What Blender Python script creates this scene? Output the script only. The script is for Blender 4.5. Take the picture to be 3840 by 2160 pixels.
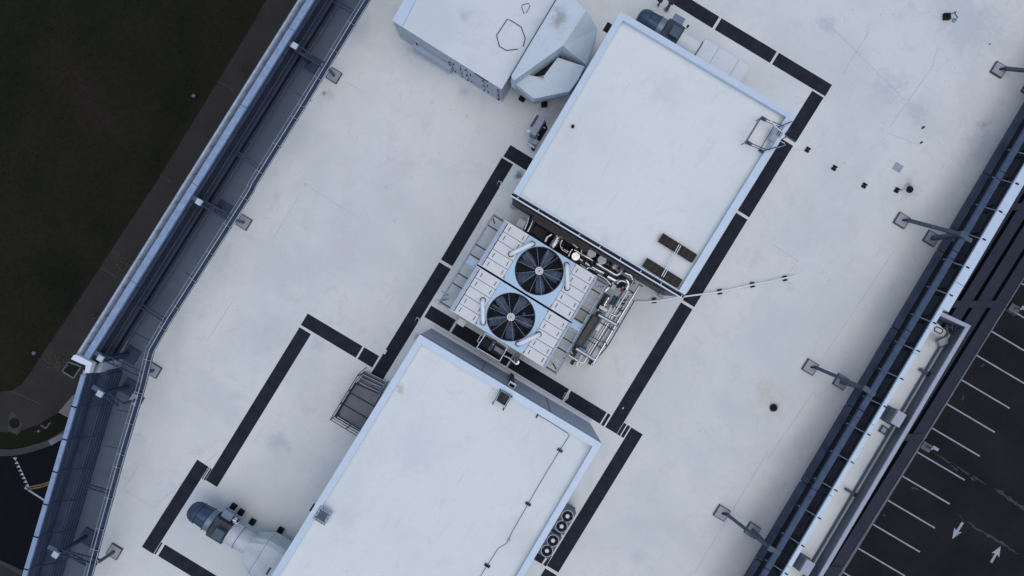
import bpy, bmesh, math, random
from mathutils import Vector, Matrix
random.seed(7)
R = math.radians
for o in list(bpy.data.objects): bpy.data.objects.remove(o)
S = bpy.context.scene
COL = S.collection

# ------------------------------------------------------------------ camera, sky, sun
CZ, F = 45.0, 2595.0
cam = bpy.data.cameras.new('drone_camera'); camo = bpy.data.objects.new('drone_camera', cam)
COL.objects.link(camo); camo.location = (0, 0, CZ); camo.rotation_euler = (0, 0, 0)
cam.sensor_width = 36; cam.lens = F/3840*36; cam.clip_start = .5; cam.clip_end = 1500
S.camera = camo
SUN_EL, SUN_AZ = 80, 140          # azimuth clockwise from +Y
w = bpy.data.worlds.new('World'); S.world = w; w.use_nodes = True
wn = w.node_tree.nodes; wl = w.node_tree.links
bg = wn['Background']; sky = wn.new('ShaderNodeTexSky'); sky.sky_type = 'NISHITA'
sky.sun_disc = False; sky.sun_elevation = R(SUN_EL); sky.sun_rotation = R(SUN_AZ)
sky.air_density = 1.0; sky.dust_density = 1.5; sky.ozone_density = 1.6
wl.new(sky.outputs[0], bg.inputs[0]); bg.inputs[1].default_value = .10
sd = bpy.data.lights.new('sun', 'SUN'); so = bpy.data.objects.new('sun', sd); COL.objects.link(so)
sd.energy = .7; sd.angle = R(80); sd.color = (1.0, .93, .86)
dv = Vector((math.sin(R(SUN_AZ))*math.cos(R(SUN_EL)), math.cos(R(SUN_AZ))*math.cos(R(SUN_EL)), math.sin(R(SUN_EL))))
so.rotation_euler = dv.to_track_quat('Z', 'Y').to_euler(); so.location = (30, -10, 60)
S.view_settings.view_transform = 'Standard'; S.view_settings.look = 'None'
S.view_settings.exposure = 0.42; S.view_settings.gamma = 1; S.view_settings.use_curve_mapping = False
S.render.engine = 'CYCLES'

# ------------------------------------------------------------------ survey helpers: photo pixels -> place
def P(x, y, z=0.0):
    k = (CZ-z)/F
    return Vector(((x-1920)*k, -(y-1080)*k, z))
def conv(ox, oy, k):
    return lambda *a: ([(ox+p[0]*k, oy+p[1]*k) for p in a] if isinstance(a[0], tuple) else (ox+a[0]*k, oy+a[1]*k))
K1 = 960/1932; K2 = 480/1932
T1, T2, T3, T4 = conv(0, 0, K1), conv(960, 0, K1), conv(1920, 0, K1), conv(2880, 0, K1)
T5, T6, T7, T8 = conv(0, 720, K1), conv(960, 720, K1), conv(1920, 720, K1), conv(2880, 720, K1)
T9, T10, T11, T12 = conv(0, 1440, K1), conv(960, 1440, K1), conv(1920, 1440, K1), conv(2880, 1440, K1)
ZA, ZB, ZC, ZD = conv(1600, 760, K2), conv(1960, 800, K2), conv(1600, 1080, K2), conv(1980, 1100, K2)
ZF = conv(2340, 0, K2)
U = Vector((.5215, -.8533)); V = Vector((.8533, .5215))      # photo directions
Uw = Vector((U.x, -U.y, 0)); Vw = Vector((V.x, -V.y, 0)); Zw = Vector((0, 0, 1))
GZ = -20.7

# ------------------------------------------------------------------ materials
MATS = {}
def mat(name, col, rough=.6, metal=0, noise=.08, scale=1.5, bump=0, spec=.16, detail=5, streak=None):
    m = bpy.data.materials.new(name); m.use_nodes = True
    n, l = m.node_tree.nodes, m.node_tree.links
    b = n['Principled BSDF']; b.inputs['Roughness'].default_value = rough; b.inputs['Metallic'].default_value = metal
    b.inputs['Specular IOR Level'].default_value = spec
    g = n.new('ShaderNodeNewGeometry')
    mp = n.new('ShaderNodeMapping'); l.new(g.outputs['Position'], mp.inputs[0])
    if streak: mp.inputs['Scale'].default_value = streak
    nz = n.new('ShaderNodeTexNoise'); nz.inputs['Scale'].default_value = scale; nz.inputs['Detail'].default_value = detail
    nz.inputs['Roughness'].default_value = .6
    l.new(mp.outputs[0], nz.inputs[0])
    r = n.new('ShaderNodeMapRange'); r.inputs[1].default_value = .3; r.inputs[2].default_value = .7
    r.inputs[3].default_value = 1-noise; r.inputs[4].default_value = 1+noise
    l.new(nz.outputs[0], r.inputs[0])
    mx = n.new('ShaderNodeVectorMath'); mx.operation = 'SCALE'; mx.inputs[0].default_value = col
    l.new(r.outputs[0], mx.inputs['Scale']); l.new(mx.outputs[0], b.inputs['Base Color'])
    if bump:
        bp = n.new('ShaderNodeBump'); bp.inputs['Strength'].default_value = bump; bp.inputs['Distance'].default_value = .02
        l.new(nz.outputs[0], bp.inputs['Height']); l.new(bp.outputs[0], b.inputs['Normal'])
    MATS[name] = m; return m

def roof_material(name, base, spots=(), mott=.07):
    m = bpy.data.materials.new(name); m.use_nodes = True
    n, l = m.node_tree.nodes, m.node_tree.links
    b = n['Principled BSDF']; b.inputs['Roughness'].default_value = .55; b.inputs['Specular IOR Level'].default_value = .3
    g = n.new('ShaderNodeNewGeometry')
    def noise(scale, det=6, rough=.62, dist=0):
        q = n.new('ShaderNodeTexNoise'); q.inputs['Scale'].default_value = scale; q.inputs['Detail'].default_value = det
        q.inputs['Roughness'].default_value = rough; q.inputs['Distortion'].default_value = dist
        l.new(g.outputs['Position'], q.inputs[0]); return q
    def rng(src, a, c, lo, hi):
        q = n.new('ShaderNodeMapRange'); q.interpolation_type = 'SMOOTHSTEP'
        for i, v in zip((1, 2, 3, 4), (a, c, lo, hi)): q.inputs[i].default_value = v
        l.new(src, q.inputs[0]); return q.outputs[0]
    def mixc(fac, a, c):
        q = n.new('ShaderNodeMix'); q.data_type = 'RGBA'
        l.new(fac, q.inputs[0])
        if isinstance(a, tuple): q.inputs[6].default_value = a+(1,)
        else: l.new(a, q.inputs[6])
        q.inputs[7].default_value = c+(1,)
        return q.outputs[2]
    big = noise(.16, 5, .6, .4); mid = noise(.8, 8, .68, .6); fine = noise(9, 8, .75)
    c = mixc(rng(big.outputs[0], .38, .68, 0, 1), base, tuple(x*(1-mott*1.5)*k for x, k in zip(base, (.97, 1.0, 1.01))))
    c = mixc(rng(mid.outputs[0], .5, .7, 0, 1), c, tuple(x*(1-mott*1.6)*k for x, k in zip(base, (1.0, 1.0, 1.0))))
    c = mixc(rng(fine.outputs[0], .55, .8, 0, .6), c, tuple(x*.75 for x in base))
    # scuffs: stretched along the sheets
    mp = n.new('ShaderNodeMapping'); mp.vector_type = 'TEXTURE'; mp.inputs['Rotation'].default_value = (0, 0, R(58.6)); mp.inputs['Scale'].default_value = (3.2, .35, 1)
    l.new(g.outputs['Position'], mp.inputs[0])
    sc = n.new('ShaderNodeTexNoise'); sc.inputs['Scale'].default_value = 1.6; sc.inputs['Detail'].default_value = 7; l.new(mp.outputs[0], sc.inputs[0])
    c = mixc(rng(sc.outputs[0], .6, .78, 0, .5), c, tuple(x*.8 for x in base))
    # ponding rings: thin tide marks where noise crosses a level
    pr_ = noise(.33, 3, .5, .8)
    dd_ = n.new('ShaderNodeMath'); dd_.operation = 'SUBTRACT'; l.new(pr_.outputs[0], dd_.inputs[0]); dd_.inputs[1].default_value = .56
    ab_ = n.new('ShaderNodeMath'); ab_.operation = 'ABSOLUTE'; l.new(dd_.outputs[0], ab_.inputs[0])
    brk_ = rng(noise(1.1, 5, .6).outputs[0], .45, .62, 0, 1)
    mu_ = n.new('ShaderNodeMath'); mu_.operation = 'MULTIPLY'; l.new(rng(ab_.outputs[0], 0, .012, .35, 0), mu_.inputs[0]); l.new(brk_, mu_.inputs[1])
    c = mixc(mu_.outputs[0], c, tuple(x*y for x, y in zip(base, (.80, .77, .72))))
    sep = None
    wob = noise(1.7, 6, .7)
    for (sx, sy, sz, rad, colr, amt) in spots:
        p = P(sx, sy, sz)
        d = n.new('ShaderNodeVectorMath'); d.operation = 'DISTANCE'; l.new(g.outputs['Position'], d.inputs[0]); d.inputs[1].default_value = p
        a = n.new('ShaderNodeMath'); a.operation = 'MULTIPLY_ADD'; l.new(wob.outputs[0], a.inputs[0]); a.inputs[1].default_value = rad*2.4; l.new(d.outputs['Value'], a.inputs[2])
        f = rng(a.outputs[0], rad*1.2, rad*2.2, amt, 0)
        c = mixc(f, c, colr)
    l.new(c, b.inputs['Base Color'])
    bp = n.new('ShaderNodeBump'); bp.inputs['Strength'].default_value = .25; bp.inputs['Distance'].default_value = .03
    l.new(mid.outputs[0], bp.inputs['Height']); l.new(bp.outputs[0], b.inputs['Normal'])
    MATS[name] = m; return m

BR = (.42, .36, .28); DK = (.12, .11, .10); GR = (.42, .45, .5)
roof_material('membrane', (.735, .755, .715), [
    (2885, 1505, 0, 1.5, (.60, .53, .43), .55), (2860, 1440, 0, .9, (.62, .56, .47), .5), (2900, 1528, 0, .45, (.2, .19, .17), .7), (3405, 705, 0, 1.0, GR, .6), (3408, 690, 0, .4, (.15, .15, .15), .7), (1215, 350, 0, .2, (.25, .2, .16), .8), (1490, 620, 0, 2.0, (.62, .63, .61), .5), (960, 1250, 0, 2.4, (.6, .62, .62), .5), (3000, 900, 0, 2.2, (.62, .64, .64), .5), (2700, 1950, 0, 2.0, (.6, .62, .63), .5), (2450, 1380, 0, .7, (.6, .58, .55), .5), (1300, 930, 0, 1.4, (.64, .62, .6), .5), (1235, 360, 0, .45, BR, .35),
    (1090, 2060, 0, 1.3, (.40, .37, .33), .75), (2090, 420, 0, 1.7, (.42, .44, .49), .7), (1040, 1660, 0, 1.0, (.5, .52, .56), .6),
    (1565, 1262, 0, .35, (.2, .19, .18), .8), (3100, 95, 0, .9, (.5, .52, .56), .6), (2960, 1080, 0, .45, (.55, .54, .53), .6),
    (1945, 655, 0, .4, (.16, .15, .14), .9), (3440, 420, 0, 1.2, (.52, .53, .56), .6), (1330, 1500, 0, .8, (.55, .54, .53), .5),
    (3690, 470, 0, .5, (.42, .43, .45), .7), (1190, 1290, 0, .8, (.55, .57, .6), .5), (2390, 2090, 0, .9, (.55, .56, .6), .5),
    (3370, 1700, 0, .9, (.45, .47, .42), .4), (3500, 1270, 0, .8, (.3, .3, .3), .7),
    (3640, 90, 0, 3.4, (.5, .53, .57), .4), (3700, 560, 0, 2.2, (.5, .53, .57), .5), *[(x_, y_, 0, r_, (.46, .52, .56), .6) for x_, y_, r_ in ((1621, 383, .22), (1688, 413, .16), (1750, 433, .18), (1146, 693, .25), (1447, 702, .14), (1480, 830, .14), (1740, 345, .5), (1478, 1440, .16), (1085, 1685, .25), (2620, 1360, .14), (2640, 1360, .12), (3110, 1050, .16), (2960, 1060, .12))], (1560, 190, 0, 1.1, (.46, .49, .53), .6), (3330, 330, 0, 1.6, (.5, .53, .58), .5), (700, 1880, 0, 2.6, (.52, .55, .6), .45), (1330, 110, 0, 1.6, (.5, .52, .55), .5), (3260, 1750, 0, 1.4, (.5, .54, .6), .5)])
roof_material('penthouse_membrane', (.80, .815, .775), [(2500, 340, 5.55, 1.6, (.68, .68, .64), .5), (2120, 520, 5.55, 1.2, (.70, .68, .64), .5), (1560, 1700, 5.55, 1.8, (.66, .69, .70), .5), (1950, 2000, 5.55, 1.6, (.69, .68, .64), .5), (1300, 1950, 5.55, 1.0, (.64, .66, .67), .5), (2270, 900, 5.55, .5, (.6, .62, .66), .5), (2750, 700, 5.55, 1.0, (.70, .69, .66), .5),(1500, 1462, 5.6, .35, (.45, .4, .34), .7), (2335, 62, 5.6, .5, (.35, .36, .38), .6),
    (2935, 455, 5.6, .45, (.45, .42, .33), .7), (2200, 1670, 5.6, .5, (.6, .58, .5), .6)], .04)
roof_material('dark_membrane', (.105, .135, .175), [], .1)
roof_material('duct_white', (.63, .71, .755), [(2100, 66, 4.2, .9, (.33, .31, .28), .8), (2025, 285, 2.8, .45, (.3, .27, .23), .8)], .05)
roof_material('unit_white', (.73, .76, .75), [(1740, 60, 3.1, .6, (.45, .45, .45), .5)], .05)
mat('cap_metal', (.56, .66, .745), .38, .15, .04, 2)
mat('trim_white', (.74, .77, .82), .4, 0, .03)
mat('wall_panel', (.42, .47, .54), .45, .1, .05, .8)
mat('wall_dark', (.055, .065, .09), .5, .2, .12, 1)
mat('screen_slate', (.045, .062, .10), .55, .1, .2, 1.2, streak=(1, 1, 6))
mat('screen_dark', (.02, .024, .034), .5, .2, .25, 1.2)
mat('screen_blue', (.06, .09, .15), .5, .1, .18, 2.5)
mat('gutter_metal', (.36, .42, .50), .45, .35, .22, 3)
mat('beam_grey', (.27, .36, .50), .4, .3, .15, 2.5)
mat('steel_grey', (.085, .115, .15), .5, .2, .15, 2)
mat('steel_light', (.48, .54, .62), .35, .5, .1, 3)
mat('rail_metal', (.28, .33, .40), .35, .5, .15, 4)
mat('stainless', (.62, .63, .65), .22, .9, .1, 6, bump=.5)
mat('foil', (.68, .69, .70), .2, .9, .25, 9, bump=1.0)
mat('pipe_white', (.84, .85, .86), .35, 0, .04, 4)
mat('walkway_black', (.016, .020, .031), .75, 0, .38, 1.4, spec=.2)
mat('cable_steel', (.16, .19, .24), .5, .1, .1, 3)
mat('truss_navy', (.038, .055, .092), .5, .1, .25, 2)
mat('lid_grey', (.13, .155, .165), .6)
mat('ledge_grey', (.40, .47, .54), .45, .1, .06, 2)
mat('black', (.008, .008, .01), .6, 0, .2, 4)
mat('dark_box', (.03, .032, .04), .5, 0, .2, 4)
mat('cooler_blue', (.44, .60, .73), .35, .1, .04, 1.2)
mat('cooler_cover', (.70, .715, .70), .42, .05, .03, 1)
mat('fan_blade', (.085, .112, .165), .5, .1, .45, 5)
mat('hub', (.55, .57, .6), .4, .4, .1, 5)
mat('fan_blue', (.07, .10, .155), .35, .4, .25, 4)
mat('fan_housing', (.055, .07, .085), .5, .2, .2, 3)
mat('fan_box', (.085, .12, .15), .5, .1, .1, 3)
mat('grey_box', (.34, .37, .42), .5, .1, .12, 4)
mat('brown_plate', (.105, .096, .09), .6, 0, .25, 3)
mat('pit_dark', (.05, .05, .058), .7, 0, .25, 3)
mat('glass_brown', (.009, .0075, .004), .35, 0, .7, 1.5, spec=.22)
mat('red', (.30, .03, .05), .5)
mat('teal', (.03, .11, .13), .5)
mat('concrete', (.16, .155, .16), .85, 0, .12, .6)
mat('sidewalk_concrete', (.037, .033, .031), .9, 0, .16, .35)
mat('kerb_concrete', (.055, .054, .058), .9, 0, .15, 1)
mat('kerb_light', (.15, .16, .18), .8, 0, .2, 1)
mat('soil_dark', (.014, .016, .012), .95, 0, .5, .12)
mat('asphalt_new', (.004, .005, .0085), .9, 0, .2, 1.2)
mat('asphalt', (.0155, .0158, .0175), .9, 0, .3, .25)
mat('crack', (.055, .06, .068), .9, 0, .4, 3)
mat('line_white', (.34, .37, .41), .7, 0, .2, 2)
mat('line_yellow', (.17, .13, .05), .7, 0, .2, 2)
mat('leaf', (.035, .045, .015), .7, 0, .5, 4)
mat('leaf_dry', (.12, .115, .07), .7, 0, .5, 4)
mat('canopy', (.024, .03, .047), .5, .1, .12, .5)
mat('pad_grey', (.36, .39, .42), .6, 0, .08, 3)
mat('pad_edge', (.09, .095, .11), .6)
mat('wall_facade', (.25, .27, .3), .6, 0, .1, .5)
mat('window_glass', (.03, .04, .05), .1, 0, .1, 1, spec=.8)
# grass: dark mottled turf
def grass_mat():
    m = bpy.data.materials.new('grass'); m.use_nodes = True; n, l = m.node_tree.nodes, m.node_tree.links
    b = n['Principled BSDF']; b.inputs['Roughness'].default_value = 1; b.inputs['Specular IOR Level'].default_value = .05
    g = n.new('ShaderNodeNewGeometry')
    a = n.new('ShaderNodeTexNoise'); a.inputs['Scale'].default_value = .11; a.inputs['Detail'].default_value = 6; a.inputs['Distortion'].default_value = .6
    c = n.new('ShaderNodeTexNoise'); c.inputs['Scale'].default_value = 1.6; c.inputs['Detail'].default_value = 10; c.inputs['Roughness'].default_value = .8
    for q in (a, c): l.new(g.outputs['Position'], q.inputs[0])
    r = n.new('ShaderNodeValToRGB'); e = r.color_ramp.elements
    e[0].position = .32; e[0].color = (.0125, .0140, .0090, 1); e[1].position = .72; e[1].color = (.024, .020, .0165, 1)
    k = e.new(.5); k.color = (.0180, .0180, .0105, 1)
    l.new(a.outputs[0], r.inputs[0])
    mr = n.new('ShaderNodeMapRange'); mr.inputs[1].default_value = .3; mr.inputs[2].default_value = .7; mr.inputs[3].default_value = .8; mr.inputs[4].default_value = 1.2
    l.new(c.outputs[0], mr.inputs[0])
    v = n.new('ShaderNodeVectorMath'); v.operation = 'SCALE'; l.new(r.outputs[0], v.inputs[0]); l.new(mr.outputs[0], v.inputs['Scale'])
    l.new(v.outputs[0], b.inputs['Base Color']); MATS['grass'] = m
grass_mat()

# ------------------------------------------------------------------ mesh helpers
ORG = {}
class MB:
    def __init__(s): s.v = []; s.f = []; s.smooth = set()
    def add(s, vs, fs, smooth=False):
        o = len(s.v); s.v += [Vector(v) for v in vs]
        for f in fs:
            if smooth: s.smooth.add(len(s.f))
            s.f.append(tuple(i+o for i in f))
        return s
    def prism(s, pts, z0, z1):
        """pts: world xy (any with x,y), vertical prism"""
        n = len(pts); a = sum(pts[i][0]*pts[(i+1) % n][1]-pts[(i+1) % n][0]*pts[i][1] for i in range(n))
        if a < 0: pts = pts[::-1]
        vs = [(p[0], p[1], z0) for p in pts]+[(p[0], p[1], z1) for p in pts]
        fs = [tuple(range(n-1, -1, -1)), tuple(range(n, 2*n))]+[(i, (i+1) % n, n+(i+1) % n, n+i) for i in range(n)]
        return s.add(vs, fs)
    def pp(s, px, zt, z0):
        return s.prism([P(x, y, zt) for x, y in px], z0, zt)
    def loft(s, a, b):
        n = len(a)
        return s.add(list(a)+list(b), [tuple(range(n)), tuple(range(2*n-1, n-1, -1))]+[(i, n+i, n+(i+1) % n, (i+1) % n) for i in range(n)])
    def box(s, c, ax, ay, az, lx, ly, lz):
        c = Vector(c); vs = []
        for k in (-.5, .5):
            for (i, j) in ((-.5, -.5), (.5, -.5), (.5, .5), (-.5, .5)):
                vs.append(c+ax*lx*i+ay*ly*j+az*lz*k)
        return s.add(vs, [(3, 2, 1, 0), (4, 5, 6, 7), (0, 1, 5, 4), (1, 2, 6, 5), (2, 3, 7, 6), (3, 0, 4, 7)])
    def bar(s, p, q, w_, h):
        p, q = Vector(p), Vector(q); d = q-p; L = d.length
        if L < 1e-6: return s
        d = d/L; sd_ = d.cross(Zw)
        if sd_.length < 1e-3: sd_ = Vw.copy()
        sd_.normalize(); up = sd_.cross(d)
        return s.box((p+q)/2, d, sd_, up, L, w_, h)
    def tube(s, pts, r, n=10, closed=False, cap=True):
        pts = [Vector(p) for p in pts]; m = len(pts); rings = []
        rr = r if isinstance(r, (list, tuple)) else [r]*m
        prev = None
        for i, p in enumerate(pts):
            if closed: t = pts[(i+1) % m]-pts[i-1]
            else: t = pts[min(i+1, m-1)]-pts[max(i-1, 0)]
            t.normalize()
            a = prev-t*prev.dot(t) if prev is not None else (Zw.cross(t) if abs(t.z) < .95 else Vw.copy()-t*Vw.dot(t))
            if a.length < 1e-4: a = t.orthogonal()
            a.normalize(); prev = a; b = t.cross(a)
            rings.append([p+(a*math.cos(6.28318*k/n)+b*math.sin(6.28318*k/n))*rr[i] for k in range(n)])
        vs = [v for rg in rings for v in rg]; fs = []
        for i in range(m if closed else m-1):
            j = (i+1) % m
            for k in range(n): fs.append((i*n+k, i*n+(k+1) % n, j*n+(k+1) % n, j*n+k))
        s.add(vs, fs, True)
        if cap and not closed: s.add(rings[0], [tuple(range(n-1, -1, -1))]); s.add(rings[-1], [tuple(range(n))])
        return s
    def cyl(s, c, r, z0, z1, n=24, r1=None):
        r1 = r if r1 is None else r1
        a = [Vector((c[0]+r*math.cos(6.28318*k/n), c[1]+r*math.sin(6.28318*k/n), z0)) for k in range(n)]
        b = [Vector((c[0]+r1*math.cos(6.28318*k/n), c[1]+r1*math.sin(6.28318*k/n), z1)) for k in range(n)]
        s.add(a+b, [(i, (i+1) % n, n+(i+1) % n, n+i) for i in range(n)], True)
        return s.add(a+b, [tuple(range(n-1, -1, -1)), tuple(range(n, 2*n))])
    def ring(s, c, r0, r1, z0, z1, n=48):
        vs = []
        for (r, z) in ((r0, z0), (r1, z0), (r1, z1), (r0, z1)):
            vs += [(c[0]+r*math.cos(6.28318*k/n), c[1]+r*math.sin(6.28318*k/n), z) for k in range(n)]
        fs = []
        for a in range(4):
            b = (a+1) % 4
            for k in range(n): fs.append((a*n+k, a*n+(k+1) % n, b*n+(k+1) % n, b*n+k))
        return s.add(vs, fs, False)
    def build(s, name, m, parent=None, label=None, origin=None, bevel=0):
        me = bpy.data.meshes.new(name)
        if parent is not None: org = ORG[parent.name]
        elif origin is not None: org = Vector(origin)
        else:
            xs = [v.x for v in s.v]; ys = [v.y for v in s.v]; zs = [v.z for v in s.v]
            org = Vector(((min(xs)+max(xs))/2, (min(ys)+max(ys))/2, min(zs)))
        me.from_pydata([v-org for v in s.v], [], s.f); me.update()
        for i in s.smooth: me.polygons[i].use_smooth = True
        bm = bmesh.new(); bm.from_mesh(me); bmesh.ops.recalc_face_normals(bm, faces=bm.faces); bm.to_mesh(me); bm.free()
        me.materials.append(MATS[m]); o = bpy.data.objects.new(name, me); COL.objects.link(o)
        if parent is not None: o.parent = parent
        else: o.location = org
        ORG[o.name] = org
        if label: o['label'] = label
        if bevel:
            b = o.modifiers.new('edge_bevel', 'BEVEL'); b.width = bevel; b.segments = 2; b.limit_method = 'ANGLE'
        return o
def mb(): return MB()
def thing(name, label, cat, loc, group=None):
    o = bpy.data.objects.new(name, None); COL.objects.link(o); o.location = loc; o.empty_display_size = .3
    ORG[o.name] = Vector(loc); o['label'] = label; o['category'] = cat
    if group: o['group'] = group
    return o
def tag(o, label, cat, group=None):
    o['label'] = label; o['category'] = cat
    if group: o['group'] = group
    return o
def struct(o): o['kind'] = 'structure'; return o
def dup(root, loc, label, rz=0):
    def cp(o, par):
        c = o.copy(); COL.objects.link(c); c.parent = par
        for ch in o.children: cp(ch, c)
        return c
    r = cp(root, None); r.location = loc; r['label'] = label
    r.rotation_euler = (root.rotation_euler[0], root.rotation_euler[1], root.rotation_euler[2]+rz)
    ORG[r.name] = Vector(loc); return r
def rect(a, b, wd, z):
    """footprint (world) of a strip whose centre line runs a->b in photo pixels, wd metres wide"""
    p, q = P(*a, z), P(*b, z); d = (q-p).normalized(); s = Vector((-d.y, d.x, 0))*wd/2
    return [p-s, q-s, q+s, p+s]
def lerp(a, b, t): return (a[0]+(b[0]-a[0])*t, a[1]+(b[1]-a[1])*t)

# ------------------------------------------------------------------ ground
g = mb().add([(-400, -400, GZ-.012), (400, -400, GZ-.012), (400, 400, GZ-.012), (-400, 400, GZ-.012)], [(0, 1, 2, 3)]).build('ground', 'grass', origin=(0, 0, GZ-.012)); struct(g)
def sheet(name, px, dz, m, z=GZ, thick=0):
    pts = [P(x, y, z) for x, y in px]
    b = mb()
    if thick: b.prism(pts, z-.01, z+thick)
    else: b.add([(p.x, p.y, z+dz) for p in pts], [tuple(range(len(pts)))])
    return struct(b.build(name, m))
edge = [T1(2250, -400), T1(1932, 130), T1(1127, 1449), T5(380, 1130), T5(250, 1330), T9(165, 0), T9(100, 45), T9(0, 62), (-1500, 1475)]
low = [(-1500, 1600), (0, 1619), (40, 1622), (66, 1630), (79, 1616), (149, 1589), (219, 1547), (330, 1440), (420, 1300), (700, 900), (1300, -200)]
walk = sheet('pavement', edge+low, -.004, 'sidewalk_concrete')
# recessed joints / patched slabs of the pavement
for a, b in ((T1(1640, 610), T1(1770, 680)), (T1(1205, 1325), T1(1290, 1370)), (T5(760, 570), T5(885, 645)), (T5(850, 440), T5(900, 470)), (T5(320, 1255), T5(380, 1300)), (T9(90, 50), T9(300, 150))):
    mb().prism(rect(a, b, .12, GZ), GZ-.004, GZ+.012).build('pavement_joint', 'kerb_concrete', walk)
for a, b in ((T1(1932, 128), T1(1127, 1447)), (T5(1118, 0), T5(380, 1130))):
    mb().prism(rect(a, b, .16, GZ), GZ-.006, GZ+.03).build('pavement_edging', 'soil_dark', walk)
ki = [(-1500, 1650), T9(0, 490), T9(60, 493), T9(100, 492), T9(165, 482), T9(230, 465), T9(300, 445), T9(360, 425), T9(420, 390), T9(480, 350), T9(700, 200)]
ko = [T9(760, 260), T9(490, 400), T9(440, 435), T9(380, 465), T9(310, 490), T9(250, 510), T9(170, 530), T9(100, 540), T9(0, 542), (-1500, 1670)]
kb = mb()
for i in range(len(ki)-1):
    A, B, C, Dd = ki[i], ki[i+1], ko[len(ko)-2-i], ko[len(ko)-1-i]
    if i < 9 or True: kb.prism([P(*p, GZ) for p in (A, B, C, Dd)], GZ-.02, GZ+.13) if False else None
n = min(len(ki), len(ko)); kor = ko[::-1]
kor = [kor[0], kor[1], kor[1], kor[2], kor[3], kor[4], kor[5], kor[6], kor[7], kor[8], kor[9]]
poly = ki+kor[::-1]
kerb = struct(mb().prism([P(*p, GZ) for p in ki+ko], GZ-.02, GZ+.13).build('kerb', 'kerb_concrete'))
sheet('road', [(-1500, 1665), T9(0, 541), T9(100, 539), T9(250, 509), T9(380, 464), T9(490, 399), T9(760, 260), (900, 1900), (700, 2500), (60, 2200), T9(165, 1400), T9(0, 1320), (-1500, 1500+100)], 0, 'asphalt_new')
kerb2 = struct(mb().prism([P(*p, GZ) for p in [(-600, 1800), T9(0, 1322), T9(170, 1402), (400, 2300), (380, 2320), T9(150, 1432), T9(0, 1352), (-600, 1830)]], GZ-.02, GZ+.13).build('kerb', 'kerb_concrete'))
sheet('pavement', [(-600, 1829), T9(0, 1351), T9(150, 1431), (380, 2319), (-400, 2900)], .06, 'sidewalk_concrete')
rm = bpy.data.objects['road']
for i in range(8):
    c = lerp(T9(112, 566), T9(205, 765), i/7); dx, dy = 17*K1, 11*K1
    mb().prism([P(c[0]-dx*.9, c[1]+dy*(-.9 if i == 0 else .6), GZ), P(c[0]+dx, c[1]+dy*(-1.1 if i == 0 else .9), GZ), P(c[0]+dx*.3, c[1]-dy*(1.2 if i else -1.2), GZ)], GZ-.001, GZ+.006).build('yield_triangle', 'line_white', rm)
mb().prism(rect(T9(185, 781), T9(360, 895), .16, GZ), GZ-.001, GZ+.006).build('road_line', 'line_white', rm)
for off in (0, 17):
    pts = [T9(205, 781+off*.9), T9(260, 771+off), T9(320, 757+off), T9(420, 725+off)]
    for k in range(3): mb().prism(rect(pts[k], pts[k+1], .13, GZ), GZ-.001, GZ+.006+.001*k).build('centre_line', 'line_yellow', rm)
# manhole
t = thing('manhole', 'round dark manhole cover set in a pale concrete collar on the pavement', 'manhole', P(*T9(110, 295), GZ))
mb().prism([P(*p, GZ) for p in (T9(92, 205), T9(112, 222), T9(170, 300), T9(150, 360), T9(130, 385), T9(60, 350), T9(70, 240))], GZ, GZ+.008).build('collar', 'kerb_concrete', t)
mb().cyl(P(*T9(110, 295), GZ), .5, GZ, GZ+.025, 20).build('cover', 'soil_dark', t)
# light slab beside the building wall
tag(mb().pp([T9(440, 215), T9(530, 262), T9(600, 60), T9(545, 90)], GZ+.12, GZ-.01).build('concrete_slab', 'concrete'), 'pale concrete slab at the foot of the bottom-left wall, beside the pavement bend', 'slab')
t = thing('utility_cover', 'small pale utility lid on kerb strip at the bend of the dark road', 'utility lid', P(*T9(415, 425), GZ))
mb().pp([T9(362, 428), T9(470, 372), T9(485, 405), T9(385, 465)], GZ+.15, GZ).build('lid', 'kerb_light', t)
# parking lot
A0 = T8(1932, 640)
pe = [(4800, -640), T12(1430, 0), T12(540, 1449), (2700, 2900), (9000, 2900), (9000, -640)]
lot = sheet('parking_lot', pe, -.002, 'asphalt')
kerb3 = struct(mb().prism([P(*p, GZ) for p in [(4250, 400), T8(1932, 640), T12(1435, 0), T12(545, 1449), (2900, 2700), (2890, 2690), T12(527, 1449), T12(1417, 0), T8(1918, 640), (4236, 400)]], GZ-.02, GZ+.14).build('kerb', 'kerb_light'))
for i in range(-1, 15):
    a = (3831-56.1*i, 1063+89.8*i)
    if i >= 4: a = (a[0]-3, a[1]+1)
    b = (a[0]+212*.861, a[1]+212*.509)
    mb().prism(rect(a, b, .13, GZ), GZ-.004, GZ+.005).build('stall_line', 'line_white', lot)
def arrow(tail, tip):
    p, q = P(*tail, GZ), P(*tip, GZ); d = (q-p); L = d.length; d.normalize(); s = Vector((-d.y, d.x, 0))
    h = q-d*L*.47
    pts = [p-s*.12, p+s*.12, h+s*.12, q-d*L*.56+s*.42, q, q-d*L*.56-s*.42, h-s*.12]
    z = GZ+.005
    mb().add([(v.x, v.y, z) for v in pts], [(0, 1, 2, 6), (2, 3, 4), (2, 4, 6), (6, 4, 5)]).build('direction_arrow', 'line_white', lot)
arrow(T12(1470, 1045), T12(1390, 1170)); arrow(T12(1683, 1348), T12(1757, 1222))
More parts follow.
